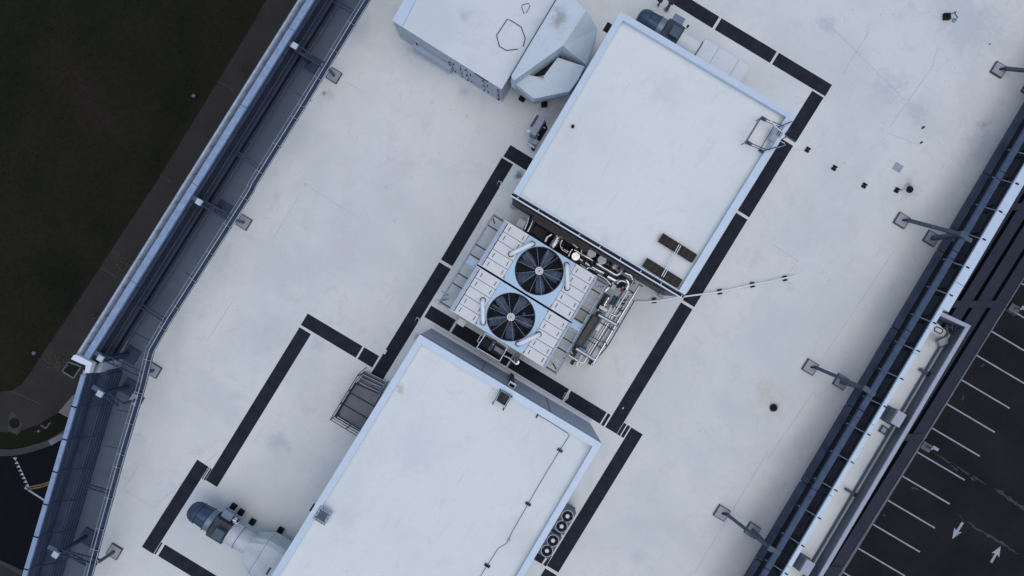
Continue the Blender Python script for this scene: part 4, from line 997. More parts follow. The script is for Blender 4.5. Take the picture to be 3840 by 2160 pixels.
pipe([(1040, 810), (1240, 910)], .18, 1.3, 'foil', pb); pipe([(1280, 950), (1400, 1010)], .2, 1.3, 'stainless', pb)
pipe([(700, 410), (830, 520)], .1, 2.0, 'foil', pb); pipe([(620, 370), (690, 400)], .12, 1.8, 'foil', pb)
pipe([(340, 430), (370, 350), (440, 320)], .09, 1.6, 'foil', pb); pipe([(100, 60), (70, 150), (30, 240)], .06, 1.8, 'stainless', pb)
pipe([(160, 100), (130, 180), (75, 280)], .06, 1.8, 'stainless', pb); pipe([(200, 60), (170, 150), (110, 300)], .05, 1.5, 'steel_grey', pb)
pipe([(690, 650), (720, 580), (750, 540)], .05, 1.9, 'foil', pb); pipe([(560, 500), (600, 520)], .07, 1.8, 'stainless', pb); pipe([(620, 545), (690, 580)], .07, 1.8, 'stainless', pb)
pipe([(260, 150), (330, 190), (400, 230)], .07, 1.9, 'foil', pb); pipe([(1240, 1180), (1400, 1000), (1590, 1010)], .12, 1.0, 'foil', pb)
pipe([(1540, 900), (1640, 930), (1660, 1000)], .14, 1.5, 'foil', pb); pipe([(1560, 1000), (1610, 1060), (1560, 1160)], .17, 1.2, 'foil', pb)
pipe([(870, 770), (950, 830)], .05, 1.9, 'trim_white', pb); pipe([(460, 270), (640, 370)], .045, 2.1, 'teal', pb)
def drum(c, r, z0, z1, m='stainless', par=pb, top='trim_white', name='tank'):
    p = P(*ZB(*c), z1); tk = mb().cyl(p, r, z0, z1-.03, 24).build(name, m, par); mb().cyl(p, r*1.02, z1-.03, z1, 24).build('lid', top, tk)
pipe([(480, 130), (760, 300), (900, 385)], .07, 1.9, 'foil', pb); pipe([(900, 640), (880, 560), (930, 500)], .06, 2.0, 'stainless', pb)
pipe([(560, 590), (700, 680), (820, 750)], .07, 1.1, 'steel_grey', pb); pipe([(1090, 860), (1000, 810), (960, 840)], .07, 1.6, 'foil', pb)
pipe([(1270, 760), (1300, 720), (1290, 680)], .04, 2.0, 'steel_grey', pb); pipe([(1130, 920), (1260, 990), (1330, 1080)], .07, 1.6, 'stainless', pb)
pipe([(1080, 560), (1110, 520)], .09, 2.1, 'foil', pb); pipe([(1215, 660), (1250, 610)], .09, 2.1, 'stainless', pb); pipe([(600, 400), (560, 480), (600, 560), (680, 600)], .05, 1.9, 'foil', pb)
pipe([(1420, 1060), (1480, 1000), (1560, 1040)], .08, 1.8, 'foil', pb)
drum((1045, 600), .265, .4, 2.6, top='cooler_cover'); drum((1200, 705), .265, .4, 2.5, top='cooler_cover'); drum((802, 650), .25, .4, 2.0, top='foil')
pipe([(400, 490), (470, 560)], .05, 1.0, 'dark_box', pb)
pipe([(520, 320), (540, 360), (455, 500), (470, 520)], .25, 1.3, 'foil', pb, n=16)
pipe([(1350, 830), (1450, 690)], .3, 1.7, 'stainless', pb, n=20)
pipe([(470, 120), (480, 130)], .1, 1, 'dark_box', pb)
for k, c in enumerate(((560, 440), (620, 470), (590, 560), (640, 600), (690, 700), (930, 720), (1060, 900), (450, 440), (1330, 1090))):
    mb().box(P(*ZB(*c), 1.0+.1*(k % 3)), Uw, Vw, Zw, .25, .2, .35).build('valve_block', 'dark_box', pb)
for c in ((850, 510), (1050, 740), (500, 300), (1265, 920), (410, 250)): mb().box(P(*ZB(*c), 2.0), Uw, Vw, Zw, .16, .06, .1).build('pipe_clamp', 'teal', pb)
c = P(*ZB(1505, 1165), 1.6)
vv = mb().box(c, Uw, Vw, Zw, .2, .22, .2).build('valve_body', 'red', pb, label='red valve body'); mb().cyl(c+Vector((.1, .1, 0)), .07, 1.6, 1.95, 10).build('valve_knob', 'black', vv)
mb().bar(c+Vector((-.2, .3, .2)), c+Vector((-.05, .1, .2)), .06, .05).build('valve_lever', 'black', vv)
mb().box(P(*ZB(1370, 1110), 1.4), Uw, Vw, Zw, .3, .25, .1).build('bracket', 'rail_metal', pb)

# ------------------------------------------------------------------ pipe rack right of the chiller
pr = thing('pipe_rack', 'rack of parallel white and steel pipes right of the chiller', 'pipe rack', P(*ZD(1000, 700), 0))
def zdp(pts, r, z, m='pipe_white', n=12, name='pipe'): return pipe(pts, r, z, m, pr, ZD, name, n)
zdp([(1600, 120, 1.0), (1200, 800, 1.0), (1010, 1020, 1.0)], .04, 1.0, 'steel_grey'); zdp([(1240, 300, 1.45), (1330, 350, 1.45), (1400, 300, 1.45)], .05, 1.45, 'stainless'); zdp([(640, 860, 1.3), (760, 1090, .8)], .07, 1.2, 'foil')
zdp([(1690, -130, 1.3), (1600, 20, 1.3), (1330, 470, 1.3), (990, 1050, 1.3)], .085, 1.3, 'stainless')
zdp([(1655, -300, 1.2), (1480, 10, 1.2), (850, 1050, 1.2)], .05, 1.2, 'stainless')
zdp([(1530, 30), (900, 1000)], .035, .9, 'steel_grey')
zdp([(1290, 160), (1160, 360), (1030, 560)], .14, .9, 'pipe_white'); zdp([(1100, 470), (1020, 660), (880, 850)], .12, .7, 'pipe_white'); zdp([(850, 870), (730, 1090)], .12, .9, 'pipe_white')
zdp([(1060, 320, 1.9), (1330, 470, 1.5)], .12, 1.7, 'stainless', 14); zdp([(720, 830, 1.9), (1000, 1000, 1.5)], .11, 1.7, 'stainless', 14)
zdp([(610, 930), (830, 1065), (900, 950)], .05, 1.4, 'stainless'); zdp([(1080, 200), (1190, 260)], .12, 1.5, 'pipe_white')
zdp([(860, 585), (1000, 680), (1140, 750)], .03, 1.5, 'steel_grey'); zdp([(1270, 500), (1250, 540)], .05, 1.4, 'steel_grey')
zdp([(1330, 40), (1260, 170)], .16, 1.3, 'teal'); zdp([(860, 800), (840, 840)], .15, 1.1, 'teal')
zdp([(1000, 1040), (985, 1100)], .06, 1.1, 'stainless'); zdp([(1170, 720), (1180, 800)], .06, 1.1, 'dark_box')
mb().pp(ZD((1000, 320), (1085, 375), (800, 830), (715, 775)), 1.6, .1).build('brown_tank', 'brown_plate', pr)
mb().pp(ZD((1250, 40), (1130, 270), (1040, 210), (1170, 0)), .5, .02).build('valve_tray', 'brown_plate', pr)
zdp([(1120, 330, 1.75), (1010, 520, 1.75), (820, 830, 1.75)], .05, 1.75, 'steel_grey'); zdp([(1220, 60, 1.0), (1120, 230, 1.0)], .1, 1.0, 'foil'); zdp([(1400, 60), (1180, 440), (780, 1090)], .045, 1.05, 'stainless')
zdp([(1040, 300, 1.3), (700, 860, 1.3)], .08, 1.3, 'steel_grey'); zdp([(1450, -60), (1330, 130), (1270, 230)], .06, 1.5, 'steel_grey'); zdp([(1180, 180, .8), (1090, 200, .8), (1050, 260, .8)], .09, .8, 'stainless')
for c in ((1335, 470), (940, 1040), (670, 1040)): mb().box(P(*ZD(*c), .9), Uw, Vw, Zw, .3, .2, .3).build('saddle', 'dark_box', pr)
for c, z in (((1060, 320), 1.5), ((720, 820), 1.5), ((690, 900), 1.0), ((1090, 200), .9)): mb().box(P(*ZD(*c), z), Uw, Vw, Zw, .4, .3, .5).build('flange', 'dark_box', pr)
for c in ((1275, 545), (1150, 730), (1700, -120)): mb().box(P(*ZD(*c), 1.35), Vw, Uw, Zw, .26, .07, .2).build('coupling', 'teal', pr)
for f_ in (.05, .3, .55, .8, .98):
    c = lerp(ZD(1640, -60), ZD(980, 1050), f_); p = P(*c, 1.1); q = p-Vw*.9
    mb().bar(p+Vw*.12, q, .06, .06).build('rack_bar', 'dark_box', pr); mb().bar(Vector((p.x, p.y, 0)), p, .06, .06).build('rack_post', 'dark_box', pr); mb().bar(Vector((q.x, q.y, 0)), q, .06, .06).build('rack_post', 'dark_box', pr)
mb().pp([ZD(1640, -60), ZD(1600, 20), ZD(1080, 880), ZD(1050, 850)], .04, .004).build('drip_tray', 'grey_box', pr)

# white conduit on black blocks
wp = [(2312, 1131), (2417, 1132), (2467, 1128), (2566, 1112), (2695, 1095), (2820, 1068), (2880, 1057), (2989, 1033)]
t = thing('white_pipe', 'long white pipe curving from the pipe rack across the black walkway', 'pipe', P(*wp[4], 0))
mb().tube([P(*p, .22) for p in wp], .055, 10).build('pipe', 'pipe_white', t)
def block(c, lb, ang=None, pipe_=True):
    p = P(*c, 0); t = thing('pipe_block', lb, 'pipe support block', p, 'black rubber pipe support blocks')
    d = Vector((math.cos(ang), math.sin(ang), 0)); s = Vector((-d.y, d.x, 0)); g_ = .12 if pipe_ else .09
    for k in (-1, 1):
        b = mb().box(p+s*g_*k+Zw*(.07 if k > 0 else .05), d, s, Zw, .28, .10 if k > 0 or pipe_ else .16, .14 if k > 0 else .1).build('foot', 'black', t, bevel=.012)
    mb().box(p+Zw*.03, d, s, Zw, .1, g_*2, .05).build('crossbar', 'dark_box', t)
for c, an, lb in (((2335, 1132), 0, 'black pipe block under the white pipe beside the pipe rack'), ((2452, 1127), 5, 'black pipe block under the white pipe, first after the pipe rack'),
                  ((2571, 1112), 10, 'black pipe block holding the white pipe at the edge of the walkway'), ((2698, 1094), 12, 'black pipe block on the white pipe just right of the walkway'),
                  ((2820, 1068), 12, 'black pipe block third along the white pipe from the walkway'), ((2942, 1044), 14, 'black pipe block at the free end of the white pipe')):
    block(c, lb, R(an))
for c, lb in (((3027.6, 561.5), 'lone black pipe block nearest the ladder guard, no pipe on it'), ((3127.5, 630), 'lone black pipe block beside a faint pipe mark on the roof'),
              ((3240, 695.7), 'lone black pipe block midway between pipe mark and round drain'), ((3362, 713), 'lone black pipe block beside the round drain')):
    block(c, lb, R(-31), False)
mb().tube([P(3368, 716, .12), P(3400, 706, .12)], .03, 6).build('pipe_stub', 'grey_box', bpy.data.objects['white_pipe'])
# drains
def drain(c, r, lb):
    p = P(*c, 0); t = thing('roof_drain', lb, 'roof drain', p)
    mb().ring(p, r*.9, r*1.15, 0, .05, 28).build('rim', 'dark_box', t); mb().cyl(p, r*.9, 0, .02, 24).build('bowl', 'black', t)
    b = mb()
    for k in range(8): a = k*.785; b.bar(p+Vector((math.cos(a)*r*.85, math.sin(a)*r*.85, .03)), p+Zw*.16, .02, .03)
    b.build('strainer', 'dark_box', t)
drain((3410.7, 710.6), .2, 'round black roof drain beside a black pipe block in the upper right'); drain((2900, 1528.5), .22, 'round black roof drain in a brown stain, right of the walkway')
tag(mb().box(P(3367, 628, .015), Uw, Vw, Zw, .5, .55, .03).build('roof_patch', 'pad_grey'), 'square grey membrane patch just above the lone pipe blocks and drain', 'roof patch')
for c, sz, lb in ((T4(1172, 962), .16, 'dark shard of debris on the upper right roof, upper of two'), (T4(1158, 1076), .14, 'dark shard of debris on the upper right roof, lower of two'), (T12(30, 405), .1, 'small dark speck on the roof above the drain stain') if False else (T4(1675, 333), .08, 'tiny black speck on the roof near the top-right brace')):
    p = P(*c, .02); tag(mb().box(p, Vector((.8, .6, 0)), Vector((-.6, .8, 0)), Zw, sz*1.4, sz*.7, .04).build('debris', 'dark_box'), lb, 'debris')
# block + bent pipe top right
t = thing('pipe_gooseneck', 'black square block with a bent grey pipe near the top right', 'vent pipe', P(*T4(1350, 125), 0))
mb().box(P(*T4(1350, 125), .12), Vector((1, 0, 0)), Vector((0, 1, 0)), Zw, .42, .42, .24).build('block', 'black', t, bevel=.02)
mb().tube([P(*T4(1375, 110), .5), P(*T4(1420, 88), .5), P(*T4(1410, 105), .4), P(*T4(1432, 130), .3), P(*T4(1412, 150), .2)], .035, 6).build('pipe', 'steel_grey', t)
mb().cyl(P(*T4(1402, 155), 0), .14, 0, .06, 16).build('flange', 'grey_box', t)
# two dark stub posts at the top
for c, c2, r_, lb in ((T3(1105, 40), T3(1125, -10), .06, 'thinner dark stub post at the top edge above the upper exhaust fan'), (T3(1165, 75), T3(1210, 5), .1, 'thicker dark stub post with a dark head at the start of the top walkway pad')):
    t = thing('stub_post', lb, 'stub post', P(*c, 0)); a, b = P(*c, 0), P(*c2, 1.2)
    mb().tube([a, b], r_, 10).build('shaft', 'steel_grey', t); mb().box(b, Uw, Vw, Zw, .4, .34, .2).build('head', 'dark_box', t)
    mb().cyl(a, r_*1.8, 0, .05, 14).build('flange', 'grey_box', t)

# ------------------------------------------------------------------ top-left air handler and forked duct
AZ = 3.14
ah = thing('air_handler', 'big white air handler at the top edge with cable loops on its roof', 'air handler', P(1900, 150, 0))
tp = [(1472, 77), (1879, 333), (2160, -123), (1590, -130)]
tl = [(1472, 77), (1508, 100), (1626, -130), (1590, -130)]
W = [P(*p, AZ) for p in tp]
mb().prism(W, .25, AZ-.08).build('casing', 'wall_panel', ah)
mb().prism([P(*p, AZ) for p in ((1509, 101), (1881, 335), (2162, -123), (1627, -130))], AZ-.08, AZ).build('roof_panel', 'unit_white', ah, bevel=.01)
mb().prism([P(*p, AZ) for p in ((1470, 77), (1508, 100), (1626, -130), (1588, -130))], AZ-.08, AZ-.004).build('end_panel', 'cap_metal', ah)
mb().prism([v+(v-W[0]).normalized()*0 for v in W], 0, .25).build('curb', 'trim_white', ah)
# doors, handles, vents on the side that faces the camera point
a, b = P(1472, 77, AZ), P(1879, 333, AZ); d = (b-a).normalized(); s = Vector((d.y, -d.x, 0)); s = s if s.y < 0 else -s; L = (b-a).length
def onwall(f_, z, dd=.02): q = a+d*L*f_; return Vector((q.x, q.y, z))+s*dd
for (f0, f1, z0, z1) in ((.18, .52, .9, 2.2), (.54, .68, .3, 2.8), (.70, .84, .3, 2.8), (.86, .98, .3, 2.8)):
    p, q = onwall(f0, 0), onwall(f1, 0); c = (p+q)/2
    mb().box(Vector((c.x, c.y, (z0+z1)/2)), d, s, Zw, (q-p).length-.03, .05, z1-z0).build('door', 'wall_panel', ah)
    for zz_ in (z0+.25, (z0+z1)/2, z1-.2): mb().box(onwall(f1-.008, zz_, .06), d, s, Zw, .08, .07, .12).build('hinge', 'black', ah)
    for zz_ in (z0+.5, z1-.6): mb().box(onwall(f0+.015, zz_, .06), d, s, Zw, .06, .08, .16).build('handle', 'black', ah)
b_ = mb()
for i in range(9):
    for f_ in (.62, .975): b_.box(onwall(f_+random.uniform(-.006, .006), .4+i*.27, .05), d, s, Zw, .06, .05, .07)
b_.build('rivet_row', 'black', ah)
mb().box(onwall(.82, 3.02, .03), d, s, Zw, .95, .05, .06).build('slot', 'black', ah)
mb().prism([onwall(.17, 0, 0), onwall(.53, 0, 0), onwall(.53, 0, .3), onwall(.17, 0, .3)], .5, 1.4).build('filter_box', 'wall_panel', ah, bevel=.02)
# cable loops
tag(mb().tube([P(*p, AZ+.03) for p in ((1962, 174), (1969.7, 144), (1955, 102), (1920, 79), (1902, 72), (1862, 133), (1873, 174), (1899, 189), (1942, 184))], .03, 6).build('cable_loop', 'steel_grey'), 'large open grey cable loop lying on the air handler roof', 'cable')
tag(mb().tube([P(*T3(*p), AZ+.03) for p in ((80, 35), (125, 25), (135, 45), (110, 95), (90, 102), (72, 50))], .02, 6, closed=True).build('cable_loop', 'steel_grey'), 'small closed grey cable loop on the air handler roof near the top edge', 'cable')
dt = thing('forked_duct', 'large pale forked metal duct linking the air handler to the upper penthouse', 'duct', P(*T3(300, 400), 0))
def poly3(b, top, thick_to):
    n = len(top); bot = [Vector((v.x, v.y, thick_to)) for v in top]
    b.loft(top, bot); return b
zt = 4.0
mb().pp(T3((330, 0), (430, -60), (540, 60), (385, 345), (20, 605), (-5, 590), (0, 528)), zt, 2.2).build('upper_branch', 'duct_white', dt, bevel=.02)
sl = [P(*T3(540, 60), zt), P(*T3(560, 75), zt), P(*T3(645, 220), 2.6), P(*T3(625, 330), 2.4), P(*T3(560, 492), 2.5), P(*T3(385, 345), zt)]
b = mb(); top_ = sl; bot_ = [Vector((v.x, v.y, 1.6)) for v in sl]
nn = len(sl); cen = sum((v for v in sl), Vector())/nn
b.add([sl[0], sl[1], sl[2], sl[3], sl[4], sl[5]]+bot_, [(0, 1, 2, 5), (2, 3, 4, 5)]+[(i, (i+1) % nn, nn+(i+1) % nn, nn+i) for i in range(nn)]+[tuple(range(2*nn-1, nn-1, -1))])
b.build('sloped_side', 'duct_white', dt)
mb().pp(T3((-15, 600), (20, 612), (130, 565), (230, 585), (345, 432), (550, 500), (500, 600), (435, 690), (165, 745)), 2.9, 2.2).build('lower_branch', 'duct_white', dt, bevel=.03)
mb().pp(T3((0, 625), (560, 490), (500, 620), (430, 680), (165, 742)), 2.19, .9).build('lower_casing', 'wall_panel', dt)
mb().pp(T3((60, 560), (370, 370), (560, 480), (240, 590)), 1.2, .9).build('throat_floor', 'brown_plate', dt)
mb().bar(P(*T3(-5, 560), zt+.02), P(*T3(345, -25), zt+.02), .06, .08).build('seam_flange', 'steel_grey', dt)
for c, lb in ((T3(78, 742), 'black square block under the forked duct, left one with brown rust beside it'), (T3(243, 787), 'black square block beside the forked duct, nearer the upper penthouse')):
    p = P(*c, .15); dx = Uw if c[0] < 2000 else Vector((1, .05, 0)); dy = Vw if c[0] < 2000 else Vector((-.05, 1, 0))
    tag(mb().box(p, dx, dy, Zw, .38, .38, .3).build('ballast_block', 'black', bevel=.02), lb, 'ballast block', 'black ballast blocks')
# condenser beside the upper penthouse
zn = conv(1840, 340, 320/1932)
t = thing('wall_condenser', 'narrow grey condenser box with side louvre left of the upper penthouse', 'condenser', P(*zn(1050, 800), 0))
mb().pp(zn((1125, 560), (1240, 635), (1010, 1030), (880, 940)), 1.5, .3).build('cabinet', 'grey_box', t, bevel=.015)
mb().pp(zn((1045, 540), (1090, 565), (940, 800), (895, 775)), 1.3, 1.0).build('louvre_tray', 'dark_box', t)
for k in range(7): a_ = lerp(zn(1045, 555), zn(915, 760), k/6); b_ = lerp(zn(1080, 580), zn(945, 785), k/6); mb().bar(P(*a_, 1.33), P(*b_, 1.33), .03, .04).build('louvre_blade', 'grey_box', t)
mb().bar(P(*zn(1035, 535), 1.35), P(*zn(895, 770), 1.35), .04, .06).build('tray_edge', 'trim_white', t)
for p in ((1220, 850), (1080, 1010)): mb().tube([P(*zn(p[0]-30, p[1]-20), .9), P(*zn(p[0]+20, p[1]), .9)], .03, 6).build('pipe_stub', 'trim_white', t)
mb().pp(zn((1230, 680), (1290, 860), (1120, 1140), (1050, 1100), (1060, 1000)), .1, 0).build('rubber_mat', 'walkway_black', t)
mb().pp(zn((800, 900), (900, 870), (900, 960), (850, 950)), .9, .8).build('side_bracket', 'steel_light', t)
t = thing('disconnect_box', 'small grey box with a white channel below the narrow condenser', 'electrical box', P(*zn(970, 1130), 0))
mb().pp(zn((900, 1060), (1080, 1130), (1030, 1230), (850, 1150)), .9, .2).build('box', 'grey_box', t)
mb().pp(zn((840, 1150), (985, 1260), (985, 1310), (830, 1190)), .6, .1).build('channel', 'trim_white', t); mb().pp(zn((940, 1260), (1000, 1330), (970, 1340), (920, 1300)), .5, 0).build('block', 'black', t)

# ------------------------------------------------------------------ exhaust fans
def exhaust_fan(label, opx, rot=0):
    o = P(*opx, 1.6); o.z = 0
    t = thing('exhaust_fan', label, 'exhaust fan', o, 'inline exhaust fans')
    ax, sd_ = Vw, Uw
    def q(s_, p=0, z=1.6): return Vector((o.x, o.y, 0))+ax*s_+sd_*p+Zw*z
    r = .66
    dome = [q(-.62+.62*(1-math.cos(a))) for a in [i*.1963 for i in range(9)]]
    mb().tube([q(-.6), q(-.57), q(-.48), q(-.33), q(-.14), q(.1)], [.12, .32, .48, .59, .65, .67], 28).build('bell', 'fan_blue', t)
    for s_ in (-.45, -.3, -.12, .08):
        rr = .67*math.sqrt(max(.05, 1-((min(s_, .1)-.1)/.72)**2))+.015
        mb().tube([q(s_)+(Zw*math.cos(a)+sd_*math.sin(a))*rr for a in [i*6.283/28 for i in range(28)]], .018, 5, closed=True).build('guard_hoop', 'fan_housing', t)
    mb().tube([q(.1), q(.78)], [.62, .68], 28).build('inlet_barrel', 'fan_blue', t)
    for k in range(9):
        a = k*.698; mb().bar(q(.1)+(Zw*math.cos(a)+sd_*math.sin(a))*.64, q(.78)+(Zw*math.cos(a)+sd_*math.sin(a))*.69, .03, .02).build('barrel_rib', 'fan_housing', t)
    mb().tube([q(.76), q(.8)], .74, 28).build('flange', 'fan_housing', t)
    mb().tube([q(.8), q(1.18)], .69, 28).build('middle_barrel', 'beam_dull', t)
    mb().tube([q(1.17), q(1.21)], .75, 28).build('flange', 'fan_housing', t)
    mb().box(q(1.78, 0, 1.55), ax, sd_, Zw, 1.14, 1.32, 1.3).build('housing', 'fan_housing', t, bevel=.04)
    mb().box(q(1.95, -.05, 2.4), ax, sd_, Zw, .62, .66, .34).build('terminal_box', 'fan_box', t, bevel=.01)
    mb().box(q(1.7, .95, 1.7), ax, sd_, Zw, .72, .55, .45).build('motor', 'fan_motor', t, bevel=.04)
    mb().box(q(1.75, .68, 1.6), ax, sd_, Zw, .8, .07, .5).build('motor_mount', 'black', t)
    mb().tube([q(2.1, .85, 1.8), q(2.5, .85, 1.7)], .07, 8).build('drive_shaft', 'stainless', t)
    mb().box(q(2.3, .8, 1.6), ax, sd_, Zw, .34, .3, .2).build('bracket', 'trim_white', t); mb().box(q(2.42, .95, 1.75), ax, sd_, Zw, .14, .22, .14).build('bracket_clamp', 'dark_box', t)
    for s_ in (1.5, 2.1):
        for p_ in (-.5, .1): mb().bar(q(s_, p_, 0), q(s_, p_, 1.0), .08, .08).build('leg', 'steel_grey', t)
    return t, q
mat('beam_dull', (.19, .235, .31), .35, .4, .15, 4); mat('fan_motor', (.16, .21, .28), .35, .3, .1, 4); mat('duct_grey', (.56, .60, .63), .45, .1, .12, 1.2)
# origin so that the housing/duct joint (s=2.35) lands on its surveyed spot
def org_for(jx, jy):
    j = P(jx, jy, 1.6)-Vw*2.35; k = F/(CZ-1.6); return (1920+j.x*k, 1080-j.y*k)
f1, q1 = exhaust_fan('lower exhaust fan in blue-grey with a white duct into the lower penthouse', org_for(863.4, 1995.7))
mb().tube([q1(2.35), q1(3.0)], .70, 28).build('duct_collar', 'duct_grey', f1)
mb().tube([q1(2.95), q1(3.02)], .73, 28).build('collar_seam', 'fan_housing', f1) if False else mb().tube([q1(2.99), q1(3.01)], .712, 28).build('collar_seam', 'steel_grey', f1)
mb().tube([q1(3.02), q1(3.85)], .67, 28).build('duct_barrel', 'duct_grey', f1)
a_ = [q1(3.8, p, z) for p, z in ((-.62, .9), (.62, .9), (.7, 2.0), (.45, 2.35), (-.45, 2.35), (-.7, 2.0))]
b_ = [q1(4.75, p, z) for p, z in ((-1.2, .8), (1.15, .8), (1.2, 2.3), (.95, 2.5), (-1.0, 2.5), (-1.25, 2.3))]
c_ = [v+Vw*2.0 for v in b_]
mb().loft(a_, b_).build('duct_transition', 'duct_grey', f1); mb().loft([v+Vw*.02 for v in b_], c_).build('duct_box', 'duct_grey', f1)
mb().bar(q1(2.5, -.95, 1.1), q1(4.3, -.95, 1.1), .06, .06).build('support_rail', 'dark_box', f1)
for s_ in (2.5, 3.0, 3.4): mb().bar(q1(s_, -.95, 1.1), q1(s_+.05, -.6, 1.2), .04, .04).build('rail_bracket', 'dark_box', f1)
mb().box(q1(5.75, -.35, 2.51), Uw, Vw, Zw, .5, .12, .03).build('stain_plate', 'brown_plate', f1)
f2, q2 = exhaust_fan('upper exhaust fan behind the upper penthouse parapet near the top edge', org_for(2543, 150))
mb().tube([q2(2.35), q2(3.7)], .62, 28).build('duct_barrel', 'unit_white', f2)
mb().tube([q2(3.69), q2(3.73)], .66, 28).build('collar_seam', 'steel_grey', f2)
prev = 3.75
for s_ in (4.75, 6.2, 6.95):
    w_ = .95
    e0 = [q2(prev+.012, p, z) for p, z in ((-1.1, .6), (w_, .6), (w_, 1.9), (w_-.25, 2.1), (-1.1, 2.1))]; e1 = [v+Vw*(s_-prev-.025) for v in e0]
    mb().loft(e0, e1).build('duct_section', 'unit_white', f2); prev = s_
mb().prism([q2(3.8, -1, 0), q2(6.9, -1, 0), q2(6.9, .85, 0), q2(3.8, .85, 0)], .7, 2.0).build('duct_core', 'steel_light', f2)
for c, lb, r_ in ((conv(700, 1840, 480/2174)(795, 270), 'black rubber block above the motor of the lower exhaust fan', 0), (conv(700, 1840, 480/2174)(925, 368), 'black rubber block touching the motor of the lower exhaust fan', 0),
               (conv(700, 1840, 480/2174)(1118, 530), 'black rubber block on a thin rod beside the lower fan duct', 0), (conv(700, 1840, 480/2174)(1595, 672), 'black rubber block with a rust stain where the lower duct meets the penthouse', 0)):
    tag(mb().box(P(*c, .15), Uw, Vw, Zw, .34, .36, .3).build('ballast_block', 'black', bevel=.02), lb, 'ballast block', 'black ballast blocks')

# ------------------------------------------------------------------ stair platform beside the lower penthouse
zp = conv(1220, 1360, 240/1159)
t = thing('stair_platform', 'grey metal stair platform with handrails against the left side of the lower penthouse', 'stair platform', P(*zp(600, 800), 0))
dz = 1.3
seg = [((545, 390), (960, 560)), ((450, 545), (880, 790)), ((325, 755), (750, 1005)), ((215, 960), (640, 1220))]
for i in range(3):
    (a, b), (c, d_) = seg[i], seg[i+1]
    ex = 60; b2 = (b[0]+ex, b[1]+ex*.6); d2 = (d_[0]+ex, d_[1]+ex*.6)
    mb().pp([zp(*a), zp(*b2), zp(*d2), zp(*c)], dz-.001*i, dz-.06).build('deck_panel', 'deck_grey', t) if 'deck_grey' in MATS else (mat('deck_grey', (.11, .12, .14), .35, .4, .2, .8), mb().pp([zp(*a), zp(*b2), zp(*d2), zp(*c)], dz-.001*i, dz-.06).build('deck_panel', 'deck_grey', t))
    mb().bar(P(*zp(*c), dz+.03), P(*zp(*d2), dz+.03), .05, .06).build('deck_joist', 'dark_box', t)
for i, (a, b, z) in enumerate((((560, 380), (960, 570), 1.05), ((620, 300), (1000, 480), .8), ((660, 240), (1040, 430), .55), ((690, 180), (1075, 370), .3))):
    p, q = P(*zp(*a), z), P(*zp(*b), z); mb().bar(p, q, .28, .05).build('step', 'deck_grey', t)
    mb().bar(p+Uw*.14*1, q+Uw*.14, .03, .07).build('step_nosing', 'rail_metal', t)
def rl(pts, z, r=.028, m='steel_grey'): mb().tube([P(*zp(*p[:2]), p[2] if len(p) > 2 else z) for p in pts], r, 8).build('handrail', m, t)
rl([(90, 1030), (600, 205), (690, 130, 1.9), (750, 85, 1.6)], 2.35); rl([(140, 1010), (560, 330), (690, 170, 1.4)], 1.85, .025, 'screen_blue'); rl([(90, 1030), (620, 1352)], 2.35); rl([(140, 1005), (640, 1308)], 1.85); rl([(185, 985), (650, 1262)], 1.42, .04, 'dark_box')
rl([(1145, 330, 1.6), (1060, 470), (890, 780)], 2.3, .028, 'dark_box'); rl([(1120, 350, 1.3), (1000, 560), (890, 740)], 1.8, .02, 'rail_metal')
for f_ in (0, .33, .62, .95):
    c = lerp(zp(90, 1030), zp(600, 205), f_); p = P(*c, 2.35); q = P(*lerp(zp(205, 970), zp(555, 380), f_), 1.3)
    mb().bar(Vector((p.x, p.y, 0)), p, .05, .05).build('rail_post', 'dark_box', t)
for f_ in (.55,): c = P(*lerp(zp(90, 1030), zp(600, 1340), f_), 2.35); mb().bar(Vector((c.x, c.y, .0)), c, .05, .05).build('rail_post', 'dark_box', t)
mb().bar(P(*zp(190, 980), 1.25), P(*zp(550, 370), 1.25), .12, .2).build('side_beam', 'screen_dark', t)
for (x_, y_) in ((230, 950), (590, 365)): mb().box(P(*zp(x_, y_), 1.36), Uw, Vw, Zw, .14, .14, .1).build('post_base', 'dark_box', t)

# ------------------------------------------------------------------ steel cage and small boxes by the chiller
t = thing('steel_cage', 'open steel tube cage over dark equipment on the walkway beside the chiller', 'steel cage', P(*ZC(1000, 900), 0))
cz2 = 2.3
cr = [(895, 680), (1225, 890), (1100, 1105), (755, 900)]
for i in range(4):
    a, b = cr[i], cr[(i+1) % 4]; mb().bar(P(*ZC(*a), cz2), P(*ZC(*b), cz2), .05, .05).build('top_tube', 'steel_light', t)
    mb().bar(P(*ZC(*a), cz2-.9), P(*ZC(*b), cz2-.9), .05, .05).build('mid_tube', 'grey_box', t)
    p = P(*ZC(*a), cz2); mb().bar(Vector((p.x, p.y, 0)), p, .06, .06).build('post', 'steel_light', t)
mb().pp(ZC((880, 740), (1190, 930), (1100, 1060), (800, 870)), 1.0, .02).build('pump_body', 'dark_box', t, bevel=.03)
mb().pp(ZC((1020, 770), (1070, 800), (960, 960), (910, 930)), 1.3, 1.0).build('motor', 'steel_grey', t, bevel=.03)
mb().pp(ZC((1040, 870), (1170, 950), (1130, 1010), (1010, 930)), 1.15, 1.0).build('control_box', 'grey_box', t)
mb().cyl(P(*ZC(1005, 855), 1.4), .04, 1.3, 1.45, 10).build('knob', 'trim_white', t)
for a, b in (((830, 690), (765, 800)), ((860, 700), (840, 680)), ((760, 800), (790, 825))): mb().tube([P(*ZC(*a), 2.35), P(*ZC(*b), 2.35)], .03, 8).build('handle_tube', 'steel_light', t)
b = mb()
